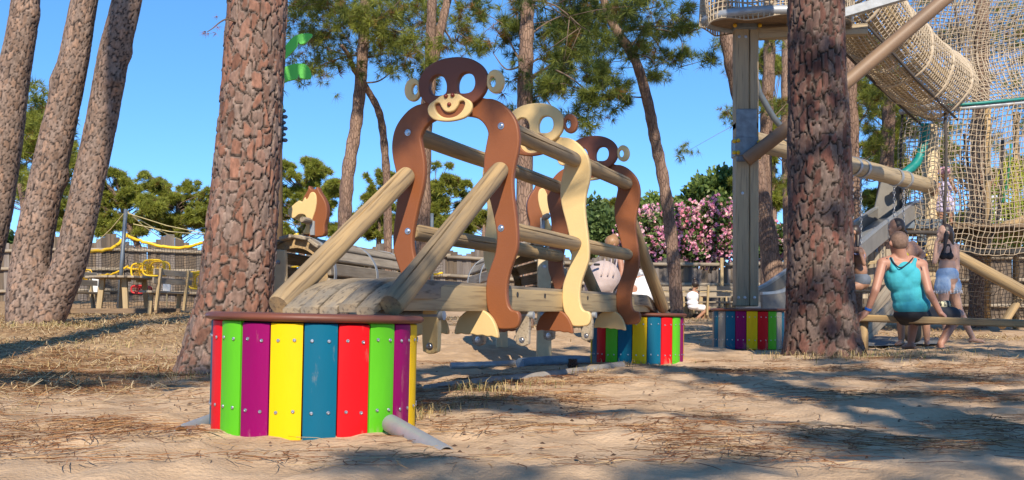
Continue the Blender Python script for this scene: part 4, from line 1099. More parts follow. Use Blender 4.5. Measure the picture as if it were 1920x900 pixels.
# ------------------------------------------------------------------ board fences
m_fence = M('fence_board_brown', (.17, .125, .085), (.10, .078, .06), scale=3, stretch=(3, 3, .5), rough=.9, rnd=.25, extra=wood_extra((.05, .04, .03)))
m_fence2 = M('fence_board_grey', (.20, .17, .145), (.12, .10, .09), scale=3, stretch=(3, 3, .5), rough=.9, rnd=.25, extra=wood_extra((.06, .05, .045)))
fb_me = [MB().box((0, 0, .5), (.172, .024, 1.0), bev=.006).mesh('board', m_f) for m_f in (m_fence, m_fence2)]
def fence(label, p0, p1, hbase, period, lift, seed, mats=(0, 1), rails=((.35,), (1.05,), (1.65,)), posts=True):
    rg = np.random.default_rng(seed)
    p0, p1 = Vector((p0[0], p0[1], 0)), Vector((p1[0], p1[1], 0))
    d = (p1 - p0); L = d.length; d.normalize()
    c = p0 + d * L / 2
    t = thing('board_fence', (c.x, c.y, float(G(c.x, c.y).z)), label, 'fence')
    yaw = math.atan2(d.y, d.x)
    n = int(L / .145)
    xs = [p0 + d * (q + .5) * .145 for q in range(n)]
    zz = gz(np.array([p.x for p in xs]), np.array([p.y for p in xs]))
    for q in range(n):
        ph = (q % period) / period
        h = hbase + lift * (1 - abs(2 * ph - 1)) ** 1.2 + rg.uniform(-.03, .03)
        part('board', fb_me[mats[0] if rg.random() < .6 else mats[1]], t, Matrix.Translation((xs[q].x, xs[q].y, zz[q] - .04)) @ Matrix.Translation((0, (q % 2) * .027, 0)) @ Matrix.Rotation(yaw + rg.normal() * .01, 4, 'Z') @ Matrix.Rotation(rg.normal() * .006, 4, 'Y') @ Matrix.Scale(h, 4, (0, 0, 1)))
    nrm = Vector((d.y, -d.x, 0)) * .075
    seg = 2.6; m = int(L / seg)
    for q in range(m):
        a, b = p0 + d * q * seg, p0 + d * ((q + 1) * seg + .1)
        za, zb = G(a.x, a.y).z, G(b.x, b.y).z
        for rr in rails:
            o = rg.uniform(-.03, .03)
            me = MB().tube([(0, 0, 0), (0, 0, seg * .5), (0, 0, seg + .1)], .055, 10).mesh('rail', m_grey, True)
            part('rail', me, t, align((a.x + nrm.x, a.y + nrm.y, za + rr[0] + o), (b.x + nrm.x, b.y + nrm.y, zb + rr[0] + o)))
        if posts:
            part('post', MB().box((0, 0, .95), (.1, .09, 1.9), bev=.01).mesh('post', m_beam), t, Matrix.Translation((a.x + nrm.x * 2.1, a.y + nrm.y * 2.1, za - .05)))
    return t
a, b = P(-80, 560, 33), P(560, 560, 34)
fence('weathered board fence with log rails along the left background', a, b, 1.75, 13, .55, 81)
a, b = P(560, 560, 34), P(1190, 590, 31.3)
fence('weathered board fence seen under the monkey bridge', a, b, 1.7, 13, .45, 84, posts=False)
a, b = P(1190, 590, 31.2), P(1600, 590, 30.6)
fence('tall weathered board fence in front of the oleanders', a, b, 1.45, 15, .55, 82, mats=(1, 0))
a, b = P(1600, 590, 29), P(2000, 590, 27)
fence('brown board fence behind the rope cage at the right', a, b, 1.9, 15, .3, 83, mats=(0, 0))
# ------------------------------------------------------------------ left background furniture
def plank(name, p0, p1, wd, th, mat, parent, up=(0, 0, 1), bev=.005):
    """board from p0 to p1; width across, thickness along up"""
    L = (Vector(p1) - Vector(p0)).length
    me = MB().box((0, 0, L / 2), (wd, th, L), bev=bev).mesh(name, mat)
    return part(name, me, parent, align(p0, p1, up))
def picnic(label, px, D, kind, yaw=0., rtop=.62, group='picnic tables'):
    b = P(px, 590, D); b = G(b.x, b.y)
    t = thing('picnic_table', tuple(b), label, 'picnic table', group)
    R = Matrix.Translation(b) @ Matrix.Rotation(yaw, 4, 'Z')
    def W(x, y, z): return R @ Vector((x, y, z))
    if kind == 'round':
        for q in range(9):  # round top sawn from planks
            y = -.56 + q * .14
            hx = math.sqrt(max(rtop * rtop - y * y, .02)) * 1.25
            plank('top_plank', W(-hx, y, .74), W(hx, y, .74), .132, .04, m_grey, t)
        xs = (-.45, .45)
    else:
        for q in range(5):
            plank('top_plank', W(-.85, -.3 + q * .15, .74), W(.85, -.3 + q * .15, .74), .14, .04, m_beam, t)
        xs = (-.6, .6)
    for x in xs:
        plank('leg', W(x, -.28, .0), W(x * .9, -.22, .72), .1, .07, m_beam, t)
        plank('leg', W(x, .28, .0), W(x * .9, .22, .72), .1, .07, m_beam, t)
        plank('cross_beam', W(x, -.95, .09), W(x, .95, .09), .07, .1, m_oldw, t)
        plank('brace', W(x * .9, -.2, .69), W(x * .35, -.2, .69), .06, .07, m_beam, t)
    for sx in (-1, 1):
        for q in (0, 1):
            plank('seat_plank', W(-.85, sx * (.78 + q * .13), .45), W(.85, sx * (.78 + q * .13), .45), .12, .04, m_grey, t)
        for x in (-.62, .62):
            plank('seat_leg', W(x, sx * .82, 0), W(x, sx * .86, .43), .07, .07, m_beam, t)
            plank('back_post', W(x, sx * .95, .1), W(x, sx * 1.05, .9), .05, .1, m_beam, t)
        for z in (.66, .82):
            plank('back_slat', W(-.85, sx * (.98 + .12 * (z - .5)), z), W(.85, sx * (.98 + .12 * (z - .5)), z), .03, .11, m_grey, t, up=(0, 0, 1))
    return t
picnic('round topped wooden picnic table with seats, left of the big plated pine', 232, 20, 'round', dr(84))
picnic('wooden picnic table with seated woman before the fence', 1345, 28.4, 'rect', dr(8))
picnic('wooden picnic table half hidden behind the last monkey strut', 1240, 28.8, 'rect', dr(5))

# bungee trampoline enclosure in the left background
m_net_dark = M('dark_netting', (.035, .032, .03), rough=.9)
m_yellow = M('yellow_padding', (.80, .50, .01), (.70, .42, .01), scale=6, rough=.5)
m_redpad = M('red_padding', (.55, .02, .02), rough=.5)
m_pole = M('grey_blue_pole', (.15, .18, .21), (.11, .13, .15), scale=6, rough=.5, metal=.3)
m_white = M('white_panel', (.72, .72, .68), (.62, .60, .55), scale=5, rough=.6)
def net_mesh(name, grid, r, mat, n=3):
    """grid (a,b,3) of points -> ropes along both families"""
    grid = np.asarray(grid, dtype=float)
    V, Fl = [], []
    off = 0
    for Gd in (grid, np.swapaxes(grid, 0, 1)):
        a, b, _ = Gd.shape
        t = np.gradient(Gd, axis=1); t /= np.linalg.norm(t, axis=2)[..., None] + 1e-9
        ref = np.array([.31, .22, .92]); e1 = np.cross(t, ref); e1 /= np.linalg.norm(e1, axis=2)[..., None] + 1e-9
        e2 = np.cross(t, e1)
        ang = np.arange(n) * 2 * np.pi / n
        ring = Gd[:, :, None, :] + r * (np.cos(ang)[None, None, :, None] * e1[:, :, None, :] + np.sin(ang)[None, None, :, None] * e2[:, :, None, :])
        V.append(ring.reshape(-1, 3))
        i, j, k = np.meshgrid(np.arange(a), np.arange(b - 1), np.arange(n), indexing='ij')
        k2 = (k + 1) % n
        f = np.stack([(i * b + j) * n + k, (i * b + j) * n + k2, (i * b + j + 1) * n + k2, (i * b + j + 1) * n + k], -1).reshape(-1, 4)
        Fl.append(f + off); off += a * b * n
    return mk_mesh(name, np.concatenate(V), np.concatenate(Fl), mat, True)
def patch(p00, p10, p01, p11, na, nb, fn=None, jit=0., seed=0):
    rg = np.random.default_rng(seed)
    u, v = np.meshgrid(np.linspace(0, 1, na), np.linspace(0, 1, nb), indexing='ij')
    p00, p10, p01, p11 = [np.array(p) for p in (p00, p10, p01, p11)]
    g = ((1 - u) * (1 - v))[..., None] * p00 + (u * (1 - v))[..., None] * p10 + ((1 - u) * v)[..., None] * p01 + (u * v)[..., None] * p11
    if fn is not None: g = g + fn(u, v)
    if jit: g = g + rg.normal(size=g.shape) * jit
    return g
Dn = 27
base = P(232, 570, Dn); base = G(base.x, base.y)
tr = thing('trampoline_enclosure', tuple(base), 'dark netted trampoline enclosure with yellow edge bands behind the picnic table', 'trampoline')
def sagn(s): return lambda u, v: np.stack([0 * u, np.sin(u * np.pi) * .3, -np.sin(u * np.pi) * v * s], -1)
for x0, x1, yt0, yt1, D0, D1, sg in ((150, 240, 470, 440, 25, 27, .15), (240, 400, 443, 448, 27, 27, .25), (400, 560, 448, 440, 27, 26, .25), (560, 830, 455, 460, 27, 28, .3)):
    g = patch(P(x0, 578, D0), P(x1, 578, D1), P(x0, yt0, D0), P(x1, yt1, D1), int((x1 - x0) / 5), 24, sagn(sg), .01, x0)
    part('net', net_mesh('net', g, .0055, m_net_dark), tr, kind='stuff')
    for lv, rr, dy in ((1., .042, 0), (.60, .028, .0)):
        q = int(23 * lv)
        part('edge_band', MB().tube(g[:, q] + np.array([0, -.05, 0]), rr, 8).mesh('edge_band', m_yellow, True), tr)
for x, yt, yb, D in ((236, 392, 578, 24.5), (778, 405, 560, 26), (810, 400, 560, 27)):
    p0, p1 = P(x - 14 if x == 236 else x, yb, D), P(x, yt, D)
    part('pole', MB().tube([p0, p1], .045, 10).mesh('pole', m_pole, True), tr)
for (xa, ya, xb, yb) in ((238, 395, 300, 445), (240, 400, 385, 438), (238, 398, 340, 450), (236, 396, 180, 455), (385, 440, 250, 420), (770, 415, 740, 460), (775, 418, 800, 455)):
    part('bungee_cord', MB().tube([P(xa, ya, 25.5), P((xa + xb) / 2, (ya + yb) / 2 + 4, 26), P(xb, yb, 26.5)], .012, 5).mesh('bungee_cord', M('pale_cord', (.6, .5, .25), rough=.8)), tr)
def basket(px, py, w_, h_, D, lab, seed, col=m_yellow):
    c = P(px, py, D); k = D / 1920
    t = thing('net_basket', (c.x, c.y, c.z), lab, 'net basket', 'hanging net baskets')
    rx, rz = w_ * k / 2, h_ * k / 2
    loopf = lambda y, s_: [(c.x + s_ * rx * math.copysign(abs(math.cos(a)) ** .6, math.cos(a)), c.y + y, c.z + s_ * rz * math.copysign(abs(math.sin(a)) ** .6, math.sin(a))) for a in np.linspace(0, 2 * math.pi, 25)]
    for y, s_ in ((-.25, 1.), (.25, .9)):
        part('hoop', MB().tube(loopf(y, s_), .024, 6).mesh('hoop', col, True), t)
    a = np.linspace(0, 2 * np.pi, 29)
    g = np.stack([np.array(loopf(y, s_))[np.linspace(0, 24, 29).astype(int)] for y, s_ in ((-.25, 1.), (-.08, .92), (.1, .88), (.25, .9))], 1)
    part('netting', net_mesh('netting', g, .006, col), t, kind='stuff')
    gg = patch(P(px - w_ * .42, py - h_ * .42, D + .25), P(px + w_ * .42, py - h_ * .42, D + .25), P(px - w_ * .42, py + h_ * .42, D + .25), P(px + w_ * .42, py + h_ * .42, D + .25), 10, 8, None, .02, seed)
    part('back_netting', net_mesh('back_netting', gg, .006, col), t, kind='stuff')
    return t
basket(268, 508, 30, 26, 26, 'small yellow net basket behind the picnic table, left of a larger one', 1)
basket(294, 503, 40, 30, 25.6, 'largest yellow net basket hanging over the picnic table', 2)
basket(376, 527, 36, 30, 26, 'yellow net basket beside the big plated pine', 3)
basket(154, 514, 24, 20, 26.2, 'yellow net basket just right of the twin pine', 4)
basket(266, 543, 26, 14, 26, 'low red net basket under the picnic table top', 5, m_redpad)
for x, y, w_, h_, lab in ((176, 536, 16, 26, 'small white notice board left of the round picnic table'), (313, 535, 14, 22, 'small white notice board right of the round picnic table')):
    p = P(x, y, 24)
    tag(part('notice_board', MB().box((0, 0, 0), (w_ * .0125, .03, h_ * .0125), bev=.004).mesh('notice_board', m_white), None, Matrix.Translation(p) @ Matrix.Rotation(.1, 4, 'Y')), lab, 'board')
    tag(part('board_stake', MB().tube([P(x, 575, 24.02), P(x, y, 24.02)], .02, 6).mesh('board_stake', m_beam)), 'thin stake holding the ' + lab[6:], 'stake')

# cut-out palm behind the big pine
m_palm = M('green_palm_plate', (.10, .55, .06), (.09, .5, .05), scale=3, rough=.4)
m_palmpost = M('palm_post', (.16, .10, .05), rough=.6)
k = 12 / 1920
pb = P(521, 560, 12); pb = G(pb.x, pb.y)
pl = thing('cutout_palm', tuple(pb), 'tall cut out palm with bright green leaves behind the big plated pine', 'palm figure')
part('post', MB().tube([pb, P(520, 300, 12), P(519, 95, 12)], [.07, .06, .05], 12).mesh('post', m_palmpost, True), pl)
o = P(530, 100, 12)
def px_loop(pts): return catmull([((x - 530) * k, (100 - y) * k) for x, y in pts], 3)
Mp = Matrix.Translation(o) @ Matrix.Rotation(dr(12), 4, 'Z') @ Matrix.Rotation(math.pi / 2, 4, 'X')
for pts in ([(515, 108), (530, 92), (548, 70), (565, 62), (582, 61), (584, 66), (572, 79), (562, 82), (559, 78), (556, 88), (540, 105), (528, 118), (512, 125)], [(512, 140), (530, 128), (552, 119), (572, 119), (581, 130), (582, 145), (563, 146), (560, 138), (556, 147), (540, 152), (525, 160), (512, 165)],
            [(512, 170), (524, 178), (531, 195), (531, 208), (526, 213), (516, 205), (510, 190)], [(516, 108), (500, 92), (485, 85), (468, 92), (470, 98), (488, 102), (505, 118)]):
    part('leaf', plate('leaf', [px_loop(pts)], .045, m_palm, .006), pl, Mp)
for q in range(6):
    p = P(531, 208 + q * 11, 12.05)
    part('lamp', sphere_mesh('lamp', .035, m_pole, 8, 6, (1, 1, .7)), pl, Matrix.Translation(p + Vector((.02 * (q % 2), 0, 0))))
part('cable', MB().tube([P(529, 200, 12.05), P(531, 240, 12.05), P(528, 280, 12.05)], .012, 5).mesh('cable', m_pole), pl)

# ------------------------------------------------------------------ rope tower on the right
m_post = M('tan_post', (.40, .305, .18), (.31, .245, .155), scale=2, stretch=(3, 3, .4), rough=.6, extra=wood_extra((.14, .11, .07)))
m_dpost = M('dull_tan_post', (.37, .275, .155), (.29, .22, .13), scale=2, stretch=(3, 3, .4), rough=.6, extra=wood_extra((.11, .085, .055)))
m_tube = M('brown_brace', (.24, .155, .095), (.19, .125, .08), scale=3, rough=.55)
m_joint = M('dull_joint_steel', (.20, .23, .25), (.15, .17, .19), scale=10, rough=.45, rough2=.6, metal=.5)
m_rope = M('tan_rope', (.50, .41, .30), (.38, .31, .22), scale=20, rough=.9)
m_rope_d = M('dark_rope', (.07, .06, .055), rough=.9)
m_ycap = M('yellow_cap', (.75, .45, .01), rough=.4)
m_teal = M('teal_sleeve', (.005, .22, .19), (.004, .16, .14), scale=8, rough=.45)
m_green = M('green_rope', (.02, .18, .07), rough=.8)
m_blackmat = M('black_mat', (.02, .02, .022), (.035, .033, .03), scale=8, rough=.8)
D3 = 12.75
tb = (2.92, 12.85, .55)
tw3 = thing('rope_tower', tb, 'tall climbing tower post with rope platform rising from the small drum', 'climbing tower')
sq = MB()
x0, y0 = 2.92, 12.85
for dx, wd in ((-.05, .165), (.098, .115)):
    part('post', MB().box((0, 0, 1.18), (wd, .2, 2.30), bev=.012).mesh('post', m_dpost), tw3, Matrix.Translation((x0 + dx, y0 + (0.01 if dx > 0 else 0), .56)))
    part('post', MB().box((0, 0, .78), (wd, .2, 1.36), bev=.012).mesh('post', m_dpost), tw3, Matrix.Translation((x0 + dx, y0 + (0.01 if dx > 0 else 0), 3.06 - .36)))
part('steel_joint', MB().box((0, 0, 0), (.255, .225, .66), bev=.01).mesh('steel_joint', m_joint), tw3, Matrix.Translation((x0, y0, 2.72)))
part('steel_joint', MB().box((0, 0, 0), (.29, .25, .24), bev=.01).mesh('steel_joint', m_joint), tw3, Matrix.Translation((x0, y0, 2.58)))
part('steel_collar', MB().box((0, 0, 0), (.285, .235, .16), bev=.02).mesh('steel_collar', m_joint), tw3, Matrix.Translation((x0, y0, 4.12)))
cap = sphere_mesh('bolt_cap', .026, m_ycap, 10, 6)
for dx, dz in ((-.16, 2.64), (-.16, 2.50), (-.11, 2.65), (-.11, 2.50), (.15, 2.63), (.15, 2.44), (-.02, 2.44), (.06, 2.43), (-.15, 4.08), (.16, 4.08)):
    part('bolt_cap', cap, tw3, Matrix.Translation((x0 + dx, y0 - .13, dz)))
for dx, dz in ((-.10, .7), (-.02, .7), (.10, .7), (-.05, 2.0), (-.09, 3.95), (-.01, 3.95), (-.09, 2.98), (.0, 2.98)):
    part('bolt', bolt_me, tw3, Matrix.Translation((x0 + dx, y0 - .1, dz)) @ Matrix.Rotation(math.pi / 2, 4, 'X'))
# platform at the top
pc = Vector((3.28, 12.68, 4.09)); pr = .88; OV = .5
def cyl_grid(c, r, z0, z1, na, nb, a0=0, a1=2 * math.pi, flare=0.):
    a, v = np.meshgrid(np.linspace(a0, a1, na), np.linspace(0, 1, nb), indexing='ij')
    rr = r * (1 + flare * np.sin(v * np.pi)) + .03 * np.sin(a * 9 + v * 5)
    return np.stack([c[0] + rr * np.cos(a), c[1] + OV * rr * np.sin(a), z0 + (z1 - z0) * v + .03 * np.sin(a * 7)], -1)
part('platform_ring', MB().tube([(pc.x + pr * math.cos(a), pc.y + OV * pr * math.sin(a), 4.13) for a in np.linspace(0, 2 * math.pi, 33)], .06, 8).mesh('platform_ring', m_steel, True), tw3)
part('platform_floor', lathe('platform_floor', [(.05, 0), (pr - .04, 0), (pr - .04, .06), (.05, .06)], m_oldw, n=28), tw3, Matrix.Translation((pc.x, pc.y, 4.11)) @ Matrix.Scale(OV, 4, (0, 1, 0)))
part('skirt_net', net_mesh('skirt_net', cyl_grid(pc, pr + .05, 4.05, 5.2, 92, 18), .011, m_rope), tw3, kind='stuff')
plank('floor_beam', Vector((2.98, 12.85, 4.0)), Vector((4.4, 12.7, 4.02)), .12, .13, m_post, tw3)
plank('floor_beam', P(1478, 58, 12.5) + Vector((.3, 0, .1)), P(1700, -10, 12.2), .1, .11, m_steel, tw3)
part('brace', MB().tube([P(1400, 300, 12.65), P(1590, 152, 12.6), P(1775, -5, 12.55), P(1870, -88, 12.5)], .085, 16).mesh('brace', m_tube, True), tw3)
part('bent_pole', MB().tube([P(1408, 80, 13), P(1412, 130, 13), P(1424, 175, 13.1), P(1450, 220, 13.2), P(1475, 250, 13.3), P(1500, 275, 13.4)], .04, 12).mesh('bent_pole', m_pole, True), tw3)
# tunnel of slats and netting running down to the cage
ta, tb_ = np.array(P(1585, -30, 14.2)), np.array(P(1765, 165, 17.2))
ax = tb_ - ta; Lt = np.linalg.norm(ax); ax /= Lt
s1 = np.cross(ax, [0, 0, 1.]); s1 /= np.linalg.norm(s1); s2 = np.cross(s1, ax)
a, v = np.meshgrid(np.linspace(0, 2 * np.pi, 46), np.linspace(0, 1, 52), indexing='ij')
rr = .50 * (1 + .15 * v) + .015 * np.sin(a * 5 + v * 9)
g = ta + v[..., None] * Lt * ax + (rr * np.cos(a))[..., None] * s1 + (rr * np.sin(a))[..., None] * s2 - np.array([0, 0, 1]) * (np.sin(v * np.pi) * .18)[..., None]
tun = thing('net_tunnel', tuple(ta), 'rope net tunnel with wooden slats sloping down from the tower platform', 'net tunnel')
part('tunnel_net', net_mesh('tunnel_net', g, .0095, m_rope), tun, kind='stuff')
for q in range(5):
    j = 3 + q * 11
    part('hoop', MB().tube(g[:, min(j, 51)], .028, 6).mesh('hoop', m_rope, True), tun)
for q in range(13):
    aa = -2.7 + q * .2
    for s0, s1_ in ((.03, .38), (.42, .8)):
        f = lambda s: ta + s * Lt * ax + (.46 * math.cos(aa)) * s1 + (.46 * math.sin(aa)) * s2 - np.array([0, 0, 1]) * math.sin(s * math.pi) * .18
        plank('slat', Vector(f(s0)), Vector(f(s1_)), .07, .02, m_beam, tun, up=tuple(s2 * math.sin(aa) + s1 * math.cos(aa)))
for off in (-.3, .3):
    part('cable', MB().tube([Vector(ta + s1 * off - s2 * .6), Vector((ta + tb_) / 2 + s1 * off - s2 * .65), Vector(tb_ + s1 * off - s2 * .6)], .02, 6).mesh('cable', m_rope_d, True), tun)
# rope cage
Dc = 17.3
cage = thing('rope_cage', tuple(G(P(1800, 590, Dc).x, Dc)), 'large cage of tan rope netting at the right edge', 'rope cage')
def bulge(s, f=1.): return lambda u, v: np.stack([.06 * np.sin(v * 7), -s * np.sin(u * np.pi * f) * np.sin(v * np.pi), .03 * np.sin(u * 9)], -1)
def net(p00, p10, p01, p11, na, nb, fn, seed, mat=m_rope, r=.0100, jit=.008):
    part('net', net_mesh('net', patch(p00, p10, p01, p11, na, nb, fn, jit, seed), r, mat), cage, kind='stuff')
def Q(x, y, d=0): return P(x, y, Dc + d)
net(Q(1690, 470), Q(1760, 470, -.5), Q(1690, 212), Q(1772, 198, -.5), 9, 28, bulge(.1), 1, r=.0078)
net(Q(1760, 470, -.5), Q(1940, 480, -.6), Q(1772, 198, -.5), Q(1940, 180, -.6), 20, 28, bulge(.12), 2, r=.0082)
net(Q(1770, 198, -.5), Q(1950, 178, -.6), Q(1720, -10, .6), Q(1950, -20, -.2), 24, 27, lambda u, v: np.stack([-.25 * np.sin(v * np.pi) * (1 - u), .5 * np.sin(v * np.pi), -.25 * np.sin(v * 3.1) * (1 - u)], -1), 3)
net(Q(1770, 210, 1.2), Q(1950, 190, 1.4), Q(1790, -10, 1.6), Q(1950, -10, 1.6), 22, 26, bulge(-.4), 4)
net(Q(1720, 200, .2), Q(1800, 205, 2.2), Q(1700, -10, 1.2), Q(1860, -10, 2.6), 22, 28, bulge(.5), 9, M('brown_rope', (.30, .23, .16), rough=.9))
net(Q(1690, 470, 1.8), Q(1950, 480, 1.8), Q(1700, 212, 1.8), Q(1950, 190, 1.8), 30, 28, bulge(.2, 2), 5)
net(Q(1790, 470, .8), Q(1830, 470, 1.4), Q(1815, 230, .6), Q(1850, 200, 1.2), 7, 30, bulge(.25), 6, m_rope_d)
net(Q(1840, 470, 1.0), Q(1950, 470, 1.0), Q(1880, 300, 1.0), Q(1950, 300, 1.0), 16, 24, bulge(.1), 7, M('yellow_green_rope', (.32, .32, .03), (.12, .22, .03), scale=2, rough=.8), .014)
net(Q(1690, 470, -.3), Q(1950, 478, -.3), Q(1700, 600, 1.), Q(1950, 605, .6), 34, 18, bulge(.1), 8, m_rope_d, .007)
for pts, r, mt, nm in (([Q(1688, 210), Q(1730, 203, -.3), Q(1772, 196, -.5)], .05, m_steel, 'rim_pipe'), ([Q(1772, 198, -.5), Q(1850, 192, -.6), Q(1950, 182, -.6)], .024, m_teal, 'rim_pipe'), ([Q(1772, 205, -.45), Q(1850, 199, -.55), Q(1950, 190, -.55)], .04, m_steel, 'rim_pipe'),
                   ([Q(1772, 198, -.55), Q(1774, 300, -.6), Q(1771, 420, -.6)], .025, m_rope_d, 'rope'), ([Q(1692, 212), Q(1688, 330), Q(1690, 470)], .02, m_rope_d, 'rope'), ([Q(1800, 440, .5), Q(1820, 380, .5), Q(1808, 250, .5)], .025, m_rope_d, 'rope'), ([Q(1850, 470, .2), Q(1872, 400, .2), Q(1880, 260, .2)], .028, m_rope_d, 'rope'),
                   ([Q(1762, 95, 1), Q(1766, 60, 1), Q(1775, 130, 1), Q(1778, 200, .6)], .022, m_rope_d, 'rope'), ([Q(1800, 200, .4), Q(1800, 90, .8), Q(1790, 10, 1)], .02, m_rope_d, 'rope'), ([Q(1880, 380, .4), Q(1890, 330, .4), Q(1895, 270, .4)], .022, m_green, 'rope'),
                   ([Q(1690, 436, -.2), Q(1740, 436, -.4), Q(1790, 440, -.6)], .035, m_rope_d, 'rope'), ([Q(1800, 440, .9), Q(1860, 432, .8), Q(1950, 400, .6)], .075, m_log, 'cross_log'), ([Q(1735, 455, .2), Q(1800, 448, .6), Q(1950, 418, .6)], .04, m_log, 'cross_log')):
    c = catmull([tuple(p) for p in pts], 6, closed=False)
    part(nm, MB().tube(c, r, 8).mesh(nm, mt, True), cage)
for x, y0_, y1_, d, wd in ((1744, 600, 235, .15, 30), (1728, 600, 440, -.1, 19), (1852, 600, 200, .9, 13), (1905, 620, 210, 2, 14)):
    p0, p1 = Q(x, y0_, d), Q(x, y1_, d)
    part('post', MB().tube([p0, (p0 + p1) / 2, p1], wd * .0042, 14).mesh('post', m_pale if x == 1744 else m_log if x != 1728 else m_pole, True), cage)
for x, y in ((1718, 458), (1718, 470), (1715, 478), (1736, 462), (1736, 478)):
    part('bolt_cap', cap, cage, Matrix.Translation(Q(x, y, -.22)))
fl = MB().box((0, 0, 0), (3.6, 2.0, .07), bev=.01).mesh('platform', m_oldw)
part('platform', fl, cage, Matrix.Translation(Q(1820, 432, 1.0)))
part('deck_edge', MB().box((0, 0, 0), (.85, .08, .16), bev=.01).mesh('deck_edge', m_pole), cage, Matrix.Translation(Q(1722, 420, -.1)))
part('lower_mat', MB().box((0, 0, 0), (2.4, .9, .10), bev=.02).mesh('lower_mat', m_blackmat), cage, Matrix.Translation(Q(1890, 474, .2)))
c = catmull([tuple(Q(1735, 232, -.2)), tuple(Q(1733, 262, -.2)), tuple(Q(1722, 300, -.3)), tuple(Q(1700, 322, -.4)), tuple(Q(1688, 330, -.4))], 6, closed=False)
part('padded_sleeve', MB().tube(c, .075 + .006 * np.sin(np.arange(len(c)) * 2.5), 12).mesh('padded_sleeve', m_teal, True), cage)
# logs under the cage
for (a_, b_, r, lab) in (((1795, 480, 15), (1945, 562, 14.2), .085, 'thick netted log sloping down to the right edge'), ((1752, 528, 16.0), (1790, 610, 15.4), .07, 'short prop log behind the standing girl'), ((1925, 540, 18), (1878, 612, 17.4), .07, 'slanting prop log under the cage near the right edge')):
    p0, p1 = P(*a_), P(*b_)
    tag(part('prop_log', log_mesh('prop_log', (p1 - p0).length, r, m_log, seed=int(r * 1000)), None, align(p0, p1)), lab, 'log')

# swing beam with chains
sw0, sw1 = P(1408, 263, 12.9), P(1745, 349, 17.2)
swing = thing('swing_frame', tuple(sw0), 'thick log swing beam running from the post to the cage', 'swing')
log_part('beam', sw0, sw1, .125, m_post, swing, seed=91, n=32)
m_chain = M('chain_steel', (.32, .33, .35), rough=.4, metal=.8)
link = MB(); 
lk = [(.017 * math.cos(a), 0, .030 * math.sin(a)) for a in np.linspace(0, 2 * math.pi, 11)]
link.tube(lk, .006, 5, caps=False)
link_me = link.mesh('link', m_chain, True)
def chain(p0, p1, nm=swing):
    p0, p1 = Vector(p0), Vector(p1); d = p1 - p0; n = int(d.length / .05)
    V0 = np.array([v.co[:] for v in link_me.vertices]); F0 = [tuple(p.vertices) for p in link_me.polygons]
    mb = MB(); R = np.array(align(p0, p1).to_3x3())
    for q in range(n):
        a = math.pi / 2 * (q % 2); c_, s_ = math.cos(a), math.sin(a)
        V = V0 @ np.array([[c_, s_, 0], [-s_, c_, 0], [0, 0, 1]])
        mb.add((V @ R.T) + np.array(p0 + d * (q + .5) / n), F0)
    part('chain', mb.mesh('chain', m_chain, True), nm, kind='stuff')
def on_beam(t): return sw0 + (sw1 - sw0) * t
def beam_at(px):
    for t in np.linspace(0, 1, 300):
        p = on_beam(t)
        if 960 + p.x / p.y * 1920 >= px: return p
    return sw1
for px, yb in ((1614, 545), (1597, 545), (1676, 470), (1694, 470)):
    p = beam_at(px)
    chain(p + Vector((0, 0, -.12)), Vector((p.x, p.y - .0, CAMZ + (HOR - yb) / F * p.y)))
    part('bracket', lathe('bracket', [(.128, 0), (.14, 0), (.14, .07), (.128, .07)], m_steel, n=24, ring=True), swing, Matrix.Translation(p) @ align((0, 0, 0), sw1 - sw0).to_3x3().to_4x4())
pS = beam_at(1606)
part('seat', MB().box((0, 0, 0), (.2, .5, .035), bev=.012).mesh('seat', m_blackmat), swing, Matrix.Translation((pS.x, pS.y, CAMZ + (HOR - 546) / F * pS.y)) @ Matrix.Rotation(dr(-60), 4, 'Z'))
# slide
m_slide = M('slide_steel', (.46, .47, .46), (.38, .39, .38), scale=5, rough=.3, rough2=.45, metal=.6)
m_slide_side = M('slide_side', (.19, .18, .16), (.15, .14, .125), scale=4, rough=.5)
sl_pts = [Q(1705, 402, .2), Q(1680, 408, 0), P(1650, 428, 16.8), P(1600, 466, 16.0), P(1550, 505, 15.0), P(1505, 538, 14.4), P(1470, 562, 14.0), P(1430, 577, 13.7), P(1405, 580, 13.6)]
c = catmull([tuple(p) for p in sl_pts], 5, closed=False)
tg = np.gradient(c, axis=0); tg /= np.linalg.norm(tg, axis=1)[:, None]
sd = np.cross(tg, [0, 0, 1.]); sd /= np.linalg.norm(sd, axis=1)[:, None]; upv = np.cross(sd, tg)
slide = thing('metal_slide', tuple(sl_pts[-1]), 'polished metal slide running down behind the shaded pine', 'slide')
def ribbon(name, prof, mat):
    n = len(prof); V = np.concatenate([c + sd * a + upv * b for a, b in prof]).reshape(n, len(c), 3).transpose(1, 0, 2).reshape(-1, 3)
    Fc = [(i * n + q, i * n + (q + 1) % n, (i + 1) * n + (q + 1) % n, (i + 1) * n + q) for i in range(len(c) - 1) for q in range(n)]
    Fc += [tuple(range(n))[::-1], tuple((len(c) - 1) * n + q for q in range(n))]
    part(name, autosmooth(mk_mesh(name, V, Fc, mat), 40), slide)
ribbon('bed', [(-.25, 0), (.25, 0), (.25, .02), (-.25, .02)], m_slide)
for s_ in (-1, 1):
    ribbon('side_wall', [(s_ * .25, -.06), (s_ * .30, -.06), (s_ * .30, .19), (s_ * .25, .19)], m_slide_side)
    ribbon('edge_rail', [(s_ * .245, .19), (s_ * .305, .19), (s_ * .305, .225), (s_ * .245, .225)], m_slide)
part('guard_panel', MB().box((0, 0, 0), (.5, .04, .85), bev=.01).mesh('guard_panel', m_slide_side), slide, Matrix.Translation(Q(1672, 372, .1)) @ Matrix.Rotation(.25, 4, 'Y'))
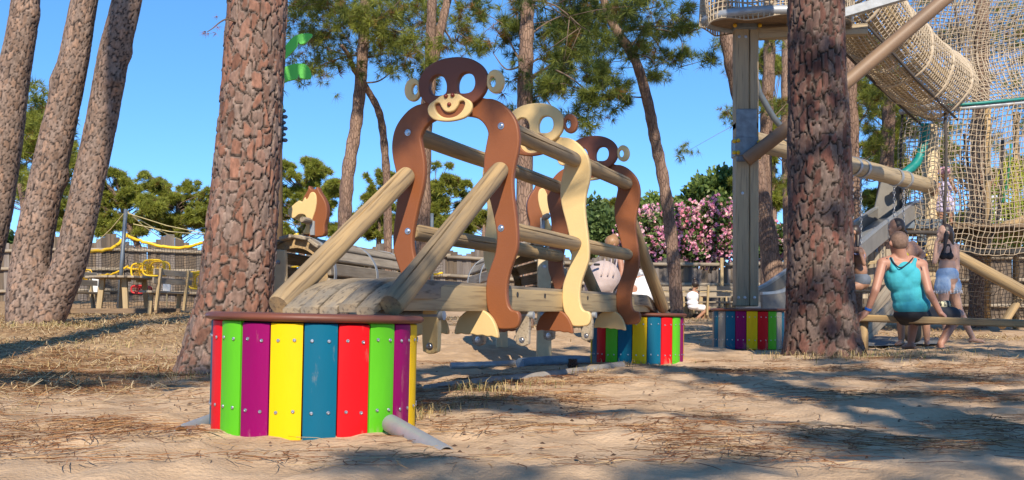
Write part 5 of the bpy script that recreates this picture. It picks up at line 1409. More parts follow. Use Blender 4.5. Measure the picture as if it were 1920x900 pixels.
for pxy in ((1560, 16.0), (1640, 16.9)):
    i = int(np.argmin(np.abs(c[:, 0] / c[:, 1] * 1920 + 960 - pxy[0]))); p = Vector(c[i]); gg = G(p.x, p.y)
    part('leg', MB().tube([gg, p], .04, 8).mesh('leg', m_steel, True), slide)
# low bench beam with the man
bb0, bb1 = P(1612, 596, 10.9), P(2010, 610, 9.6)
bench = thing('low_bench', tuple(G(bb0.x, bb0.y)), 'long low timber bench beam running off the right edge', 'bench')
Lb = (bb1 - bb0).length
part('seat_beam', MB().box((0, 0, Lb / 2), (.20, .075, Lb), bev=.012).mesh('seat_beam', m_log), bench, align(bb0, bb1))
for t in (.02, .985):
    p = bb0 + (bb1 - bb0) * t; gg = G(p.x, p.y)
    part('leg', MB().tube([gg + Vector((0, 0, -.05)), p - Vector((0, 0, .03))], .05, 10).mesh('leg', m_log, True), bench)
# wooden ramp / stair side behind the man
rp = thing('timber_ramp', tuple(G(P(1650, 620, 13.5).x, 13.5)), 'grey timber stair side behind the seated man', 'ramp')
plank('stringer', P(1608, 640, 13.2), P(1690, 560, 14.2), .05, .22, m_grey, rp)
plank('stringer', P(1625, 600, 14.4), P(1700, 500, 15.2), .05, .2, m_grey, rp)
for q in range(7):
    x = 1622 + q * 11
    plank('picket', P(x, 560 - q * 2, 16.5), P(x, 462 + (q % 3) * 5, 16.5), .085, .025, m_grey, rp)
for z in (495, 530): plank('cross_rail', P(1615, z, 16.3), P(1700, z - 12, 16.3), .09, .05, m_beam, rp)
# rubber mat under the swing
gp = P(1680, 628, 12.2)
mt = patch(P(1612, 628, 12.2), P(1760, 634, 11.8), P(1612, 618, 14.4), P(1760, 618, 14.4), 16, 10)
mt[..., 2] = gz(mt[..., 0], mt[..., 1]) + .035
i, k = np.meshgrid(np.arange(15), np.arange(9), indexing='ij')
Fq = np.stack([i * 10 + k, (i + 1) * 10 + k, (i + 1) * 10 + k + 1, i * 10 + k + 1], -1).reshape(-1, 4)
tag(part('rubber_mat', mk_mesh('rubber_mat', mt.reshape(-1, 3), Fq, M('rubber', (.11, .12, .13), (.16, .15, .14), scale=5, rough=.85), True)), 'grey rubber mat on the ground under the swing', 'mat')
# ------------------------------------------------------------------ people
def capsule(p0, r0, p1, r1, nu=12, nv=5, flat=1., ax=None):
    p0, p1 = np.array(p0, dtype=float), np.array(p1, dtype=float)
    d = p1 - p0; L = np.linalg.norm(d) + 1e-9; d = d / L
    ref = np.array([0, 1., 0]) if abs(d[1]) < .9 else np.array([1., 0, 0])
    if ax is not None: ref = np.array(ax, dtype=float)
    e1 = np.cross(d, ref); e1 /= np.linalg.norm(e1); e2 = np.cross(d, e1)
    rings = []
    for q in range(nv): a = -math.pi / 2 + math.pi / 2 * (q + .3) / nv; rings.append((r0 * math.sin(a), r0 * math.cos(a)))
    rings.append((0, r0)); rings.append((L, r1))
    for q in range(nv): a = math.pi / 2 * (q + .7) / nv; rings.append((L + r1 * math.sin(a), r1 * math.cos(a)))
    a = np.linspace(0, 2 * np.pi, nu, endpoint=False)
    V = np.concatenate([p0 + d * h + np.outer(np.cos(a) * r, e1) + np.outer(np.sin(a) * r * flat, e2) for h, r in rings])
    F = [(i * nu + k, i * nu + (k + 1) % nu, (i + 1) * nu + (k + 1) % nu, (i + 1) * nu + k) for i in range(len(rings) - 1) for k in range(nu)]
    F += [tuple(range(nu))[::-1], tuple((len(rings) - 1) * nu + k for k in range(nu))]
    return V, F
def ball(c, r):
    me = sphere_mesh('tmp', 1., None, 16, 10)
    V = np.array([v.co[:] for v in me.vertices]) * np.array(r) + np.array(c); F = [tuple(p.vertices) for p in me.polygons]
    bpy.data.meshes.remove(me)
    return V, F
def blob(name, prims, mat, parent, voxel=.012, smooth=6, label=None):
    """overlapping tapered limbs fused into one continuous skin"""
    mb = MB()
    for pr in prims:
        mb.add(*(capsule(*pr[1:]) if pr[0] == 'c' else ball(*pr[1:])))
    ob = bpy.data.objects.new('tmp', mb.mesh('tmp', mat)); COL.objects.link(ob)
    r = ob.modifiers.new('r', 'REMESH'); r.mode = 'VOXEL'; r.voxel_size = voxel
    s = ob.modifiers.new('s', 'SMOOTH'); s.iterations = smooth; s.factor = .5
    dg = bpy.context.evaluated_depsgraph_get()
    me = bpy.data.meshes.new_from_object(ob.evaluated_get(dg))
    bpy.data.objects.remove(ob, do_unlink=True)
    me.name = name; me.materials.clear(); me.materials.append(mat)
    me.polygons.foreach_set('use_smooth', np.ones(len(me.polygons), dtype=bool))
    return part(name, me, parent, label=label)
def skin(n, c): return M('skin_' + n, c, tuple(x * .9 for x in c), scale=9, rough=.5, spec=.4)
def A(v): return np.array(v, dtype=float)
def head_prims(c, face, r=.105):
    """c head centre, face = unit vector the face looks along"""
    c, f = A(c), A(face); f /= np.linalg.norm(f); s = np.cross(f, [0, 0, 1.]); s /= np.linalg.norm(s)
    u = np.array([0, 0, 1.])
    out = [('b', c + u * .012, (r * .80, r * .84, r * .98)), ('b', c + f * .02 - u * .045, (r * .6, r * .6, r * .66)), ('c', c + f * r * .78 + u * .005, .010, c + f * (r * .98) - u * .022, .014),
           ('c', c + f * r * .70 - u * .075, .022, c + f * r * .66 - u * .09, .02), ('c', c + f * r * .8 - u * .048 - s * .018, .008, c + f * r * .8 - u * .048 + s * .018, .008)]
    for k in (-1, 1):
        out += [('b', c + s * k * r * .84 - u * .005, (.018, .018, .030)), ('b', c + f * r * .74 + s * k * .034 + u * .02, (.012, .012, .008))]
    return out
def hand_prims(wr, to, side, k=1., curl=.3, thumb=1):
    """palm + five fingers from wrist along `to`; side = across the palm"""
    wr, to, sd = A(wr), A(to), A(side); to /= np.linalg.norm(to); sd = sd - to * np.dot(sd, to); sd /= np.linalg.norm(sd)
    nn = np.cross(to, sd)
    out = [('c', wr, .026 * k, wr + to * .045 * k, .032 * k), ('c', wr + to * .03 * k + sd * .02 * k, .022 * k, wr + to * .075 * k + sd * .028 * k, .017 * k), ('c', wr + to * .03 * k - sd * .02 * k, .022 * k, wr + to * .075 * k - sd * .028 * k, .017 * k)]
    for q, (o, L) in enumerate(((-.033, .058), (-.011, .072), (.012, .076), (.034, .066))):
        b = wr + to * .078 * k + sd * o * k
        m = b + to * L * .55 * k + sd * o * .25 * k; e = m + (to * (1 - curl) - nn * curl) * L * .5 * k
        out += [('c', b, .0098 * k, m, .009 * k), ('c', m, .009 * k, e, .0078 * k)]
    b = wr + to * .02 * k + sd * thumb * .03 * k; m = b + (to * .6 + sd * thumb * .8) * .036 * k; e = m + (to * .9 + sd * thumb * .3) * .032 * k
    out += [('c', b, .013 * k, m, .011 * k), ('c', m, .011 * k, e, .009 * k)]
    return out
def foot_prims(an, to, k=1.):
    an, to = A(an), A(to); to /= np.linalg.norm(to)
    h = an + np.array([0, 0, -.045 * k])
    return [('c', h - to * .03 * k, .034 * k, h + to * .08 * k - np.array([0, 0, .008 * k]), .030 * k), ('c', h + to * .08 * k - np.array([0, 0, .008 * k]), .034 * k, h + to * .155 * k - np.array([0, 0, .016 * k]), .022 * k)]
def limb2(a, b, c, r):
    return [('c', A(a), r[0], A(b), r[1]), ('c', A(b), r[1] * 1.02, A(c), r[2])]
def hair_blob(name, prims, mat, t): return blob(name, prims, mat, t, .012, 3)
m_hair_d = M('dark_hair', (.018, .012, .010), (.035, .022, .016), scale=30, stretch=(6, 6, 1), rough=.45)
m_hair_g = M('short_grey_brown_hair', (.20, .125, .09), (.14, .085, .06), scale=40, rough=.8)
m_hair_b = M('light_brown_hair', (.34, .19, .09), (.25, .13, .06), scale=30, stretch=(6, 6, 1), rough=.5)
sk_m, sk_f, sk_t = skin('ruddy', (.40, .20, .135)), skin('fair', (.52, .31, .22)), skin('tanned', (.36, .19, .12))
m_tank = M('turquoise_cotton', (.045, .38, .45), (.04, .33, .40), scale=7, rough=.85, bump=.4, bscale=14)
m_navy = M('navy_trim', (.012, .014, .03), rough=.8)
m_black = M('black_cloth', (.014, .014, .018), rough=.8)
m_denim = M('pale_denim', (.30, .43, .60), (.42, .53, .66), scale=14, rough=.9, bump=.3)
m_whitec = M('white_cotton', (.78, .78, .80), (.70, .70, .73), scale=8, rough=.85, bump=.3, bscale=16)
m_lav = M('lavender_cotton', (.55, .50, .66), (.48, .43, .60), scale=8, rough=.85)
m_pinkhat = M('pink_cap', (.60, .36, .46), rough=.8)
m_greyc = M('grey_blue_cotton', (.14, .16, .20), (.10, .12, .15), scale=8, rough=.85)

# --- man in a turquoise tank top, seated on the bench with his back to the camera
D = 10.45
def H(px, py, d=0.): return np.array(P(px, py, D + d))
man = thing('person', tuple(G(P(1705, 650, D).x, D + .4)), 'seated person in turquoise tank top, back turned, hands on the bench', 'person')
hd = H(1684, 456, -.02)
sL, sR = H(1655, 494, -.02), H(1728, 497, -.02)
eL, eR = H(1641, 545, -.12), H(1741, 546, -.12)
wL, wR = H(1626, 584, -.06), H(1763, 587, -.10)
hip = H(1706, 580, .06); chest = H(1692, 510, .0); waist = H(1700, 550, .04)
kL, kR = H(1716, 588, .52), H(1796, 590, .50)
aL, aR = H(1708, 641, .55), H(1764, 644, .42)
pr = head_prims(hd, (-.35, 1, -.1), .112)
pr += [('c', hd + A((0, -.02, -.03)), .058, H(1690, 485), .064), ('c', sL, .062, sR, .062), ('c', H(1674, 488, .0), .06, sL, .058), ('c', H(1708, 489, .0), .06, sR, .058)]
pr += [('b', H(1680, 515, .01), (.106, .112, .17)), ('b', H(1705, 515, .01), (.106, .112, .17)), ('b', waist, (.14, .105, .17)), ('b', hip, (.165, .125, .12))]
pr += limb2(sL, eL, wL, (.056, .043, .029)) + limb2(sR, eR, wR, (.056, .043, .029))
pr += hand_prims(wL, H(1612, 596, -.05) - wL, (.5, -1, 0), 1.05, .15, -1) + hand_prims(wR, H(1774, 599, -.12) - wR, (-.3, -1, .1), 1.05, .15, 1)
pr += limb2(H(1698, 592, .1), kL, aL, (.088, .062, .038)) + limb2(H(1722, 592, .08), kR, aR, (.088, .062, .038)) + foot_prims(aL, (-.2, 1, 0)) + foot_prims(aR, (.1, 1, 0))
blob('body', pr, sk_m, man, .0105, 4)
tp = [('b', H(1680, 520, .008), (.118, .124, .16)), ('b', H(1706, 520, .008), (.118, .124, .16)), ('b', H(1692, 508, .0), (.125, .122, .12)), ('b', H(1697, 530, .02), (.168, .124, .15)), ('b', H(1703, 552, .03), (.178, .126, .16)), ('b', H(1709, 572, .04), (.195, .135, .12))]
tp += [('c', H(1676, 505, -.075), .04, H(1670, 486, -.055), .022), ('c', H(1708, 505, -.075), .04, H(1716, 487, -.055), .022), ('c', H(1670, 486, -.055), .022, H(1672, 484, .03), .022), ('c', H(1716, 487, -.055), .022, H(1713, 485, .03), .022)]
blob('tank_top', tp, m_tank, man, .011, 4)
part('trim', MB().tube(catmull([tuple(H(1670, 482, -.075)), tuple(H(1676, 493, -.105)), tuple(H(1688, 502, -.125)), tuple(H(1702, 494, -.105)), tuple(H(1712, 483, -.075))], 5, False), .007, 6).mesh('trim', m_navy, True), man)
for s_, pts in ((-1, [(1663, 484), (1661, 500), (1657, 518), (1652, 530)]), (1, [(1722, 486), (1727, 502), (1734, 520), (1738, 530)])):
    part('trim', MB().tube(catmull([tuple(H(x, y, -.055 - .02 * q)) for q, (x, y) in enumerate(pts)], 4, False), .007, 6).mesh('trim', m_navy, True), man)
blob('shorts', [('b', H(1708, 590, .06), (.18, .14, .085)), ('c', H(1698, 592, .1), .105, kL * .7 + H(1698, 592, .1) * .3, .085), ('c', H(1722, 592, .08), .105, kR * .85 + H(1722, 592, .08) * .15, .088)], m_black, man, .013, 3)
blob('shorts_pattern', [('c', H(1776, 570, .42), .04, H(1765, 572, .33), .045)], M('cream_black_print', (.5, .46, .3), (.02, .02, .02), scale=24, rough=.8, lo=.48, hi=.52), man, .012, 2)
hair_blob('hair', [('b', hd + A((0.003, -.010, .020)), (.096, .10, .106)), ('b', hd + A((.0, -.045, .0)), (.078, .06, .06))], m_hair_g, man)
part('wrist_band', lathe('wrist_band', [(.030, -.012), (.0345, -.012), (.0345, .012), (.030, .012)], M('blue_band', (.02, .15, .6), rough=.5), n=18, ring=True), man, align(wL * .88 + eL * .12, wL))

# --- girl standing beyond the bench
D = 12.8
girl = thing('person', tuple(G(P(1785, 640, D).x, D)), 'standing person in dark bikini top and frayed denim shorts, hand at mouth', 'person')
hd = H(1770, 437)
nk, ch, wa, hp = H(1778, 458), H(1777, 478), H(1776, 498), H(1776, 522)
sL, sR = H(1763, 462, -.05), H(1793, 462, .06)
eL, eR = H(1752, 492, -.14), H(1795, 502, .02)
wL, wR = H(1755, 458, -.16), H(1788, 533, -.04)
kL, kR = H(1769, 582, -.02), H(1797, 580, .12)
aL, aR = H(1775, 630, .04), H(1823, 632, .22)
pr = head_prims(hd, (-1, -.25, -.05), .098)
pr += [('c', hd + A((.03, 0, -.04)), .045, nk, .045), ('c', sL, .043, sR, .043), ('b', ch, (.115, .085, .12)), ('b', H(1776, 468), (.125, .08, .07)), ('b', wa, (.105, .078, .12)), ('b', hp, (.135, .105, .12))]
pr += limb2(sL, eL, wL, (.038, .03, .022)) + limb2(sR, eR, wR, (.038, .03, .022)) + hand_prims(wL, H(1758, 446, -.1) - wL, (0, -1, .2), .85, .4, 1) + hand_prims(wR, H(1784, 546, -.06) - wR, (.2, -1, 0), .85, .35, -1)
pr += limb2(H(1770, 532, -.04), kL, aL, (.078, .052, .034)) + limb2(H(1784, 532, .05), kR, aR, (.078, .052, .034)) + foot_prims(aL, (-.5, -.7, 0), .9) + foot_prims(aR, (.6, -.7, 0), .9)
blob('body', pr, sk_f, girl, .0105, 4)
blob('bikini_top', [('b', H(1768, 479, -.06), (.052, .045, .048)), ('b', H(1780, 480, -.06), (.055, .045, .048)), ('c', H(1766, 484, -.05), .018, H(1792, 484, -.02), .016), ('c', H(1768, 472, -.08), .014, H(1777, 458, -.055), .01), ('c', H(1783, 472, -.08), .014, H(1780, 458, -.055), .01)], m_black, girl, .0095, 2)
blob('denim_shorts', [('b', H(1776, 516), (.142, .115, .12)), ('c', H(1768, 528, -.04), .094, H(1767, 538, -.04), .10), ('c', H(1785, 528, .04), .096, H(1787, 537, .05), .104)], m_denim, girl, .011, 3)
fr = MB()
rgp = np.random.default_rng(5)
for q in range(34):
    a = q / 34 * 6.283; cx = H(1767, 545, -.04) if q % 2 else H(1787, 544, .05)
    p = cx + A((math.cos(a) * .098, math.sin(a) * .098, 0)); fr.tube([p, p + A((rgp.normal() * .01, 0, -.03 - .02 * rgp.random()))], [.006, .002], 4)
part('fringe', fr.mesh('fringe', m_whitec), girl, kind='stuff')
hair_blob('hair', [('b', hd + A((.022, .005, .018)), (.092, .092, .102)), ('c', hd + A((.05, 0, -.01)), .07, H(1782, 462, .03), .05), ('c', H(1781, 455, .02), .05, H(1781, 492, .04), .028), ('c', hd + A((.0, -.075, -.02)), .03, H(1769, 478, -.08), .018)], m_hair_d, girl)

# --- woman with a yellow strap behind the man
D = 12.2
wom = thing('person', tuple(G(P(1700, 640, D).x, D)), 'dark haired person with yellow strap, partly hidden by the seated person', 'person')
hd = H(1679, 427)
pr = head_prims(hd, (-1, -.35, -.1), .1)
sL, sR = H(1690, 462, -.1), H(1712, 458, .08)
pr += [('c', hd + A((.03, 0, -.04)), .045, H(1694, 452), .048), ('c', sL, .046, sR, .046), ('b', H(1702, 478), (.13, .10, .15)), ('b', H(1706, 520), (.125, .1, .16)), ('b', H(1710, 556), (.16, .14, .12))]
pr += limb2(sR, H(1731, 478, -.1), H(1712, 500, -.25), (.042, .034, .025)) + hand_prims(H(1712, 500, -.25), H(1704, 505, -.28) - H(1712, 500, -.25), (0, 0, 1), .9) + limb2(sL, H(1690, 500, -.2), H(1688, 530, -.3), (.042, .034, .025)) + hand_prims(H(1688, 530, -.3), (0, -.2, -1), (0, 1, 0), .9)
pr += limb2(H(1704, 566, -.05), H(1688, 585, -.4), H(1690, 636, -.35), (.08, .055, .036)) + limb2(H(1716, 566, .05), H(1735, 588, -.3), H(1738, 636, -.3), (.08, .055, .036)) + foot_prims(H(1690, 636, -.35), (-.6, -.6, 0), .9) + foot_prims(H(1738, 636, -.3), (-.3, -.8, 0), .9)
blob('body', pr, sk_t, wom, .0125, 4)
blob('bikini_top', [('c', H(1687, 449, .0), .016, H(1699, 451, -.06), .016), ('c', H(1699, 451, -.06), .014, H(1694, 470, -.12), .02), ('b', H(1695, 480, -.1), (.06, .05, .05)), ('c', H(1695, 487, -.1), .014, H(1716, 487, .03), .013)], M('yellow_cloth', (.75, .55, .02), rough=.7), wom, .010, 2)
blob('shorts', [('b', H(1710, 555), (.172, .152, .12))], m_greyc, wom, .014, 3)
blob('seat_stool', [('c', H(1712, 592), .12, H(1712, 625), .12)], m_oldw, None, .02, 2)
o = [x for x in bpy.data.objects if x.name.startswith('seat_stool')][0]; o.name = 'log_stool'; tag(o, 'round log stool under the person with the yellow strap', 'stool')
hair_blob('hair', [('b', hd + A((.022, .0, .02)), (.092, .09, .1)), ('c', hd + A((.07, .02, .0)), .045, hd + A((.13, .04, -.06)), .032)], m_hair_d, wom)

# --- person on the swing, half hidden by the shaded pine
D = float(pS.y)
sp = thing('person', tuple(pS), 'swinging person in grey shorts half hidden by the shaded pine', 'person')
hd = H(1600, 436)
pr = head_prims(hd, (-1, .1, 0), .1) + [('c', hd + A((.01, 0, -.04)), .045, H(1606, 460), .048), ('c', H(1604, 468, -.12), .045, H(1612, 468, .12), .045), ('b', H(1611, 482), (.10, .13, .14)), ('b', H(1613, 508), (.10, .12, .13)), ('b', H(1613, 530), (.14, .15, .11))]
pr += limb2(H(1613, 468, -.14), H(1620, 495, -.2), H(1614, 478, -.22), (.04, .032, .024)) + hand_prims(H(1614, 478, -.22), (0, 0, 1), (1, 0, 0), .85, .5)
pr += limb2(H(1610, 536, -.07), H(1572, 540, -.1), H(1566, 585, -.1), (.08, .055, .036)) + limb2(H(1610, 536, .07), H(1575, 540, .1), H(1570, 588, .1), (.08, .055, .036)) + foot_prims(H(1566, 585, -.1), (-1, 0, 0), .9) + foot_prims(H(1570, 588, .1), (-1, 0, 0), .9)
blob('body', pr, sk_t, sp, .0135, 4)
blob('shorts', [('b', H(1613, 526), (.155, .165, .125)), ('c', H(1608, 536, 0), .11, H(1592, 540, 0), .10)], m_greyc, sp, .014, 3)
blob('bikini_strap', [('c', H(1602, 476, -.13), .014, H(1620, 478, -.12), .014), ('c', H(1620, 478, -.12), .014, H(1622, 492, -.13), .007)], M('blue_white_print', (.5, .5, .6), (.05, .05, .3), scale=50, rough=.8), sp, .0095, 1)
hair_blob('hair', [('b', hd + A((.02, 0, .02)), (.092, .092, .1)), ('c', hd + A((.06, -.03, -.02)), .04, H(1608, 462, -.1), .03)], m_hair_d, sp)

# --- child climbing in the cage and another deeper in it
def child(px, D_, label, shirt, low, hat, skn, y0, sc=1.):
    global D
    D = D_
    def h(dx, y, d=0): return H(px + dx * sc, y0 + (y - 300) * sc, d)
    t = thing('person', tuple(h(0, 416)), label, 'person')
    hd = h(0, 322)
    pr = head_prims(hd, (-.2, -1, -.1), .095 * sc + .005) + [('c', hd + A((0, 0, -.05)), .04, h(1, 340), .04), ('c', h(-12, 343), .038, h(13, 343), .038), ('b', h(0, 354), (.115 * sc, .085, .14 * sc)), ('b', h(1, 375), (.12 * sc, .1, .11 * sc))]
    pr += limb2(h(-14, 344), h(-20, 362, -.05), h(-17, 348, -.2), (.036, .03, .023)) + limb2(h(15, 344), h(22, 356, -.1), h(13, 340, -.2), (.036, .03, .023)) + hand_prims(h(-17, 348, -.2), (0, 0, 1), (1, 0, 0), .8, .5) + hand_prims(h(13, 340, -.2), (-.3, 0, 1), (1, 0, 0), .8, .5)
    pr += limb2(h(-7, 380), h(-8, 396), h(-6, 410), (.07, .05, .035)) + limb2(h(9, 380), h(11, 396), h(12, 410), (.07, .05, .035)) + foot_prims(h(-6, 411), (-.2, -1, 0), .8) + foot_prims(h(12, 411), (.2, -1, 0), .8)
    blob('body', pr, skn, t, .014, 4)
    blob('top', [('b', h(0, 353), (.125 * sc, .10, .15 * sc)), ('c', h(-8, 345), .03, h(-7, 340), .02), ('c', h(9, 345), .03, h(8, 340), .02)], shirt, t, .013, 3)
    blob('shorts', [('b', h(1, 373), (.14 * sc, .12, .12 * sc)), ('c', h(-7, 380), .085, h(-8, 388), .085), ('c', h(10, 380), .085, h(10, 388), .085)], low, t, .013, 3)
    if hat: blob('cap', [('b', hd + A((0, 0, .035)), (.105, .105, .085)), ('c', hd + A((-.03, -.10, .03)), .03, hd + A((.03, -.13, .03)), .03)], hat, t, .013, 3)
    else: hair_blob('hair', [('b', hd + A((0, .02, .03)), (.1, .095, .1)), ('c', hd + A((0, .06, 0)), .06, hd + A((0, .07, -.15)), .04)], m_hair_b, t)
    return t
child(1771, 17.35, 'small child in lavender clothes and pink cap standing in the rope cage', m_lav, m_lav, m_pinkhat, sk_t, 303)
child(1862, 19.6, 'child with pale top behind the netting at the right edge', M('pale_blue_cotton', (.5, .55, .68), rough=.85), m_whitec, None, sk_m, 322, 1.1)

# --- woman pushing a stroller behind the far drum
D = 13.6
sw_ = thing('person', tuple(G(P(1178, 640, D).x, D)), 'light haired person bending over the stroller behind the last monkey', 'person')
hd = H(1146, 458)
pr = head_prims(hd, (-.8, -.4, -.7), .1) + [('c', hd + A((.04, 0, -.03)), .045, H(1160, 478), .05), ('c', H(1160, 486, -.1), .05, H(1172, 482, .1), .05), ('b', H(1176, 500), (.15, .13, .14)), ('b', H(1188, 525), (.16, .14, .14))]
pr += limb2(H(1163, 486, -.12), H(1166, 510, -.15), H(1156, 532, -.15), (.042, .036, .027)) + hand_prims(H(1156, 532, -.15), (-.5, 0, -.7), (0, 1, 0), .9, .4)
pr += limb2(H(1186, 540, -.06), H(1192, 590, -.05), H(1192, 632, 0), (.09, .06, .04)) + limb2(H(1204, 540, .06), H(1206, 590, .08), H(1210, 632, .1), (.09, .06, .04)) + foot_prims(H(1192, 632), (-1, -.2, 0)) + foot_prims(H(1210, 632, .1), (-1, -.2, 0))
blob('body', pr, sk_m, sw_, .0135, 4)
blob('top', [('b', H(1176, 501), (.162, .142, .145)), ('b', H(1168, 490), (.12, .14, .10)), ('b', H(1186, 515), (.16, .14, .10))], M('grey_print', (.62, .62, .64), (.3, .31, .34), scale=26, rough=.85, lo=.45, hi=.55), sw_, .013, 3)
blob('skirt', [('b', H(1192, 530), (.17, .15, .13)), ('c', H(1188, 540), .13, H(1186, 552), .15), ('c', H(1200, 538), .13, H(1206, 552), .15)], m_whitec, sw_, .014, 3)
hair_blob('hair', [('b', hd + A((.01, .0, .03)), (.1, .098, .095)), ('b', hd + A((.04, .03, .10)), (.05, .05, .045))], m_hair_b, sw_)
m_hood = M('dusty_pink_canvas', (.47, .385, .365), (.42, .34, .325), scale=6, rough=.85, bump=.2)
stro = thing('stroller', tuple(G(P(1135, 640, 13.2).x, 13.2)), 'dusty pink stroller with black frame behind the bridge', 'stroller')
D = 13.3
c0 = H(1128, 530)
blob('hood', [('b', H(1131, 524), (.235, .27, .25)), ('b', H(1124, 534), (.20, .26, .18)), ('c', H(1118, 548), .15, H(1148, 548), .16)], m_hood, stro, .018, 4)
for q, (rx_, dz_) in enumerate(((.242, 0.), (.236, .045), (.232, -.05))):
    arc = [(c0[0] + .045 + dz_ * 1.6 + (rx_ - .02) * .35 * math.sin(t_), c0[1] - .275 * math.cos(t_), c0[2] + .055 + .25 * math.sin(t_)) for t_ in np.linspace(.1, 3.04, 17)]
    part('hood_rib', MB().tube(arc, .010, 6).mesh('hood_rib', m_hood, True), stro)
part('clip', MB().box((0, 0, 0), (.08, .04, .03), bev=.008).mesh('clip', m_black), stro, Matrix.Translation(H(1119, 496, -.27)))
for pts in ([(1152, 545), (1170, 520), (1164, 532)], [(1112, 625), (1140, 590), (1152, 545)], [(1160, 625), (1140, 590), (1115, 552)]):
    for dd in (-.25, .25):
        part('frame_tube', MB().tube([H(x, y, dd) for x, y in pts], .014, 8).mesh('frame_tube', m_black, True), stro)
for x in (1112, 1162):
    for dd in (-.28, .28):
        p = H(x, 622, dd)
        part('wheel', lathe('wheel', [(.05, -.02), (.10, -.024), (.115, 0), (.10, .024), (.05, .02)], m_black, n=22, ring=False), stro, Matrix.Translation((p[0], p[1], float(G(p[0], p[1]).z) + .112)) @ Matrix.Rotation(math.pi / 2, 4, 'X'))
# --- woman at the picnic table
D = 27.45
pw_ = thing('person', tuple(G(P(1305, 600, D).x, D)), 'person in white top seated at the picnic table by the fence', 'person')
hd = H(1304, 534)
pr = head_prims(hd, (.8, .5, -.3), .1) + [('c', hd + A((-.02, 0, -.05)), .045, H(1301, 545), .05), ('c', H(1294, 549, .0), .05, H(1309, 549, .0), .05), ('b', H(1300, 555), (.15, .12, .14)), ('b', H(1300, 568), (.15, .13, .12))]
pr += limb2(H(1309, 549), H(1318, 556, -.05), H(1328, 552, .1), (.042, .034, .025)) + hand_prims(H(1328, 552, .1), (1, .2, 0), (0, 1, 0), .9) + limb2(H(1303, 575), H(1328, 578, 0), H(1308, 596, .0), (.085, .06, .04)) + limb2(H(1303, 576, .1), H(1324, 580, .15), H(1318, 598, .1), (.085, .06, .04)) + foot_prims(H(1308, 597), (1, -.3, 0)) + foot_prims(H(1318, 599, .1), (1, -.3, 0))
blob('body', pr, sk_t, pw_, .017, 4)
blob('top', [('b', H(1299, 556), (.175, .145, .15)), ('b', H(1299, 568), (.165, .145, .10))], m_whitec, pw_, .017, 3)
blob('shorts', [('b', H(1301, 575), (.17, .15, .09)), ('c', H(1303, 575), .1, H(1318, 577), .09)], m_whitec, pw_, .017, 3)
hair_blob('hair', [('b', hd + A((-.01, -.02, .025)), (.1, .1, .1)), ('b', hd + A((-.03, -.03, .15)), (.05, .05, .06))], m_hair_d, pw_)
# ------------------------------------------------------------------ needle litter, dry grass, pine cones
def scatter(n, xr, yr, dens, rg):
    x = rg.uniform(*xr, n); y = rg.uniform(*yr, n)
    k = rg.random(n) < dens(x, y)
    return x[k], y[k]
def in_drum(x, y):
    m = np.zeros(len(x), dtype=bool)
    for c in (C0, C1, C2): m |= (x - c[0]) ** 2 + (y - c[1]) ** 2 < .44 ** 2
    return m
rg = np.random.default_rng(101)
def strips(x, y, L, wd, lift, curve, col, rg, pitch=0.):
    N = len(x)
    z = gz(x, y) + np.clip(1 - (y - 12) / 8, 0, 1) * .003
    a = rg.uniform(0, 2 * np.pi, N)
    seg = 3
    pts = []
    px_, py_ = x.copy(), y.copy(); h = np.full(N, 0.) + rg.uniform(.002, .012, N)
    aa = a.copy()
    for q in range(seg + 1):
        pts.append(np.stack([px_, py_, h], -1))
        px_ = px_ + np.cos(aa) * L / seg; py_ = py_ + np.sin(aa) * L / seg
        aa = aa + curve / seg; h = h + lift * L / seg * (1 if q < seg / 2 else -1)
    pts = np.stack(pts, 1)
    # local relief so that needles lie on the sand
    pts[..., 2] += gz(pts[..., 0], pts[..., 1]) + .010
    t = np.diff(pts, axis=1, append=pts[:, -1:] * 2 - pts[:, -2:-1])
    sd = np.stack([-t[..., 1], t[..., 0], 0 * t[..., 0]], -1); sd /= np.linalg.norm(sd, axis=2)[..., None] + 1e-9
    w_ = (wd * np.ones(N))[:, None, None] * np.array([.7, 1, .9, .3])[None, :, None]
    V = np.concatenate([pts - sd * w_, pts + sd * w_ + np.array([0, 0, .0015])], 1)
    m = seg + 1
    base = (np.arange(N) * 2 * m)[:, None]
    F = np.concatenate([np.stack([base[:, 0] + q, base[:, 0] + q + 1, base[:, 0] + m + q + 1, base[:, 0] + m + q], -1) for q in range(seg)], 0)
    return V.reshape(-1, 3), F, np.repeat(col, 2 * m, axis=0)
def litter_density(x, y):
    n = vnoise(x * 1.1 + 3, y * 1.6, 21) * .6 + vnoise(x * 3.2, y * 4.2, 22) * .4
    left = np.clip((-x - .5 - .1 * y) / 2, 0, 1) * np.clip((y - 5) / 1.5, 0, 1)
    return np.clip((n - .47) * 4.5, .04, 1) * .9 + left * .4
m_litter = M('fallen_needles', (1, 1, 1), (.8, .8, .8), scale=3, rough=.75, attr='Col', spec=.2)
P1 = scatter(62000, (-4.2, 5.5), (3.2, 9.5), litter_density, rg)
k = ~in_drum(*P1); x, y = P1[0][k], P1[1][k]
wgt = rg.random(len(x)) < np.clip(5.5 / y, .35, 1); x, y = x[wgt], y[wgt]
N = len(x)
pal = np.array([[.32, .15, .06], [.22, .09, .035], [.42, .25, .11], [.15, .07, .035], [.50, .34, .17]])
col = pal[rg.choice(5, N, p=[.38, .30, .16, .10, .06])] * rg.uniform(.7, 1.2, (N, 1))
V, Fq, C = strips(x, y, rg.uniform(.07, .19, N), .0013 + .00012 * y, rg.uniform(0, .22, N) ** 1.5, rg.normal(0, .7, N), col, rg)
tag(part('needle_litter', mk_mesh('needle_litter', V, Fq, m_litter, attr=C)), 'brown fallen pine needles strewn over the sand', 'pine needles', kind='stuff')
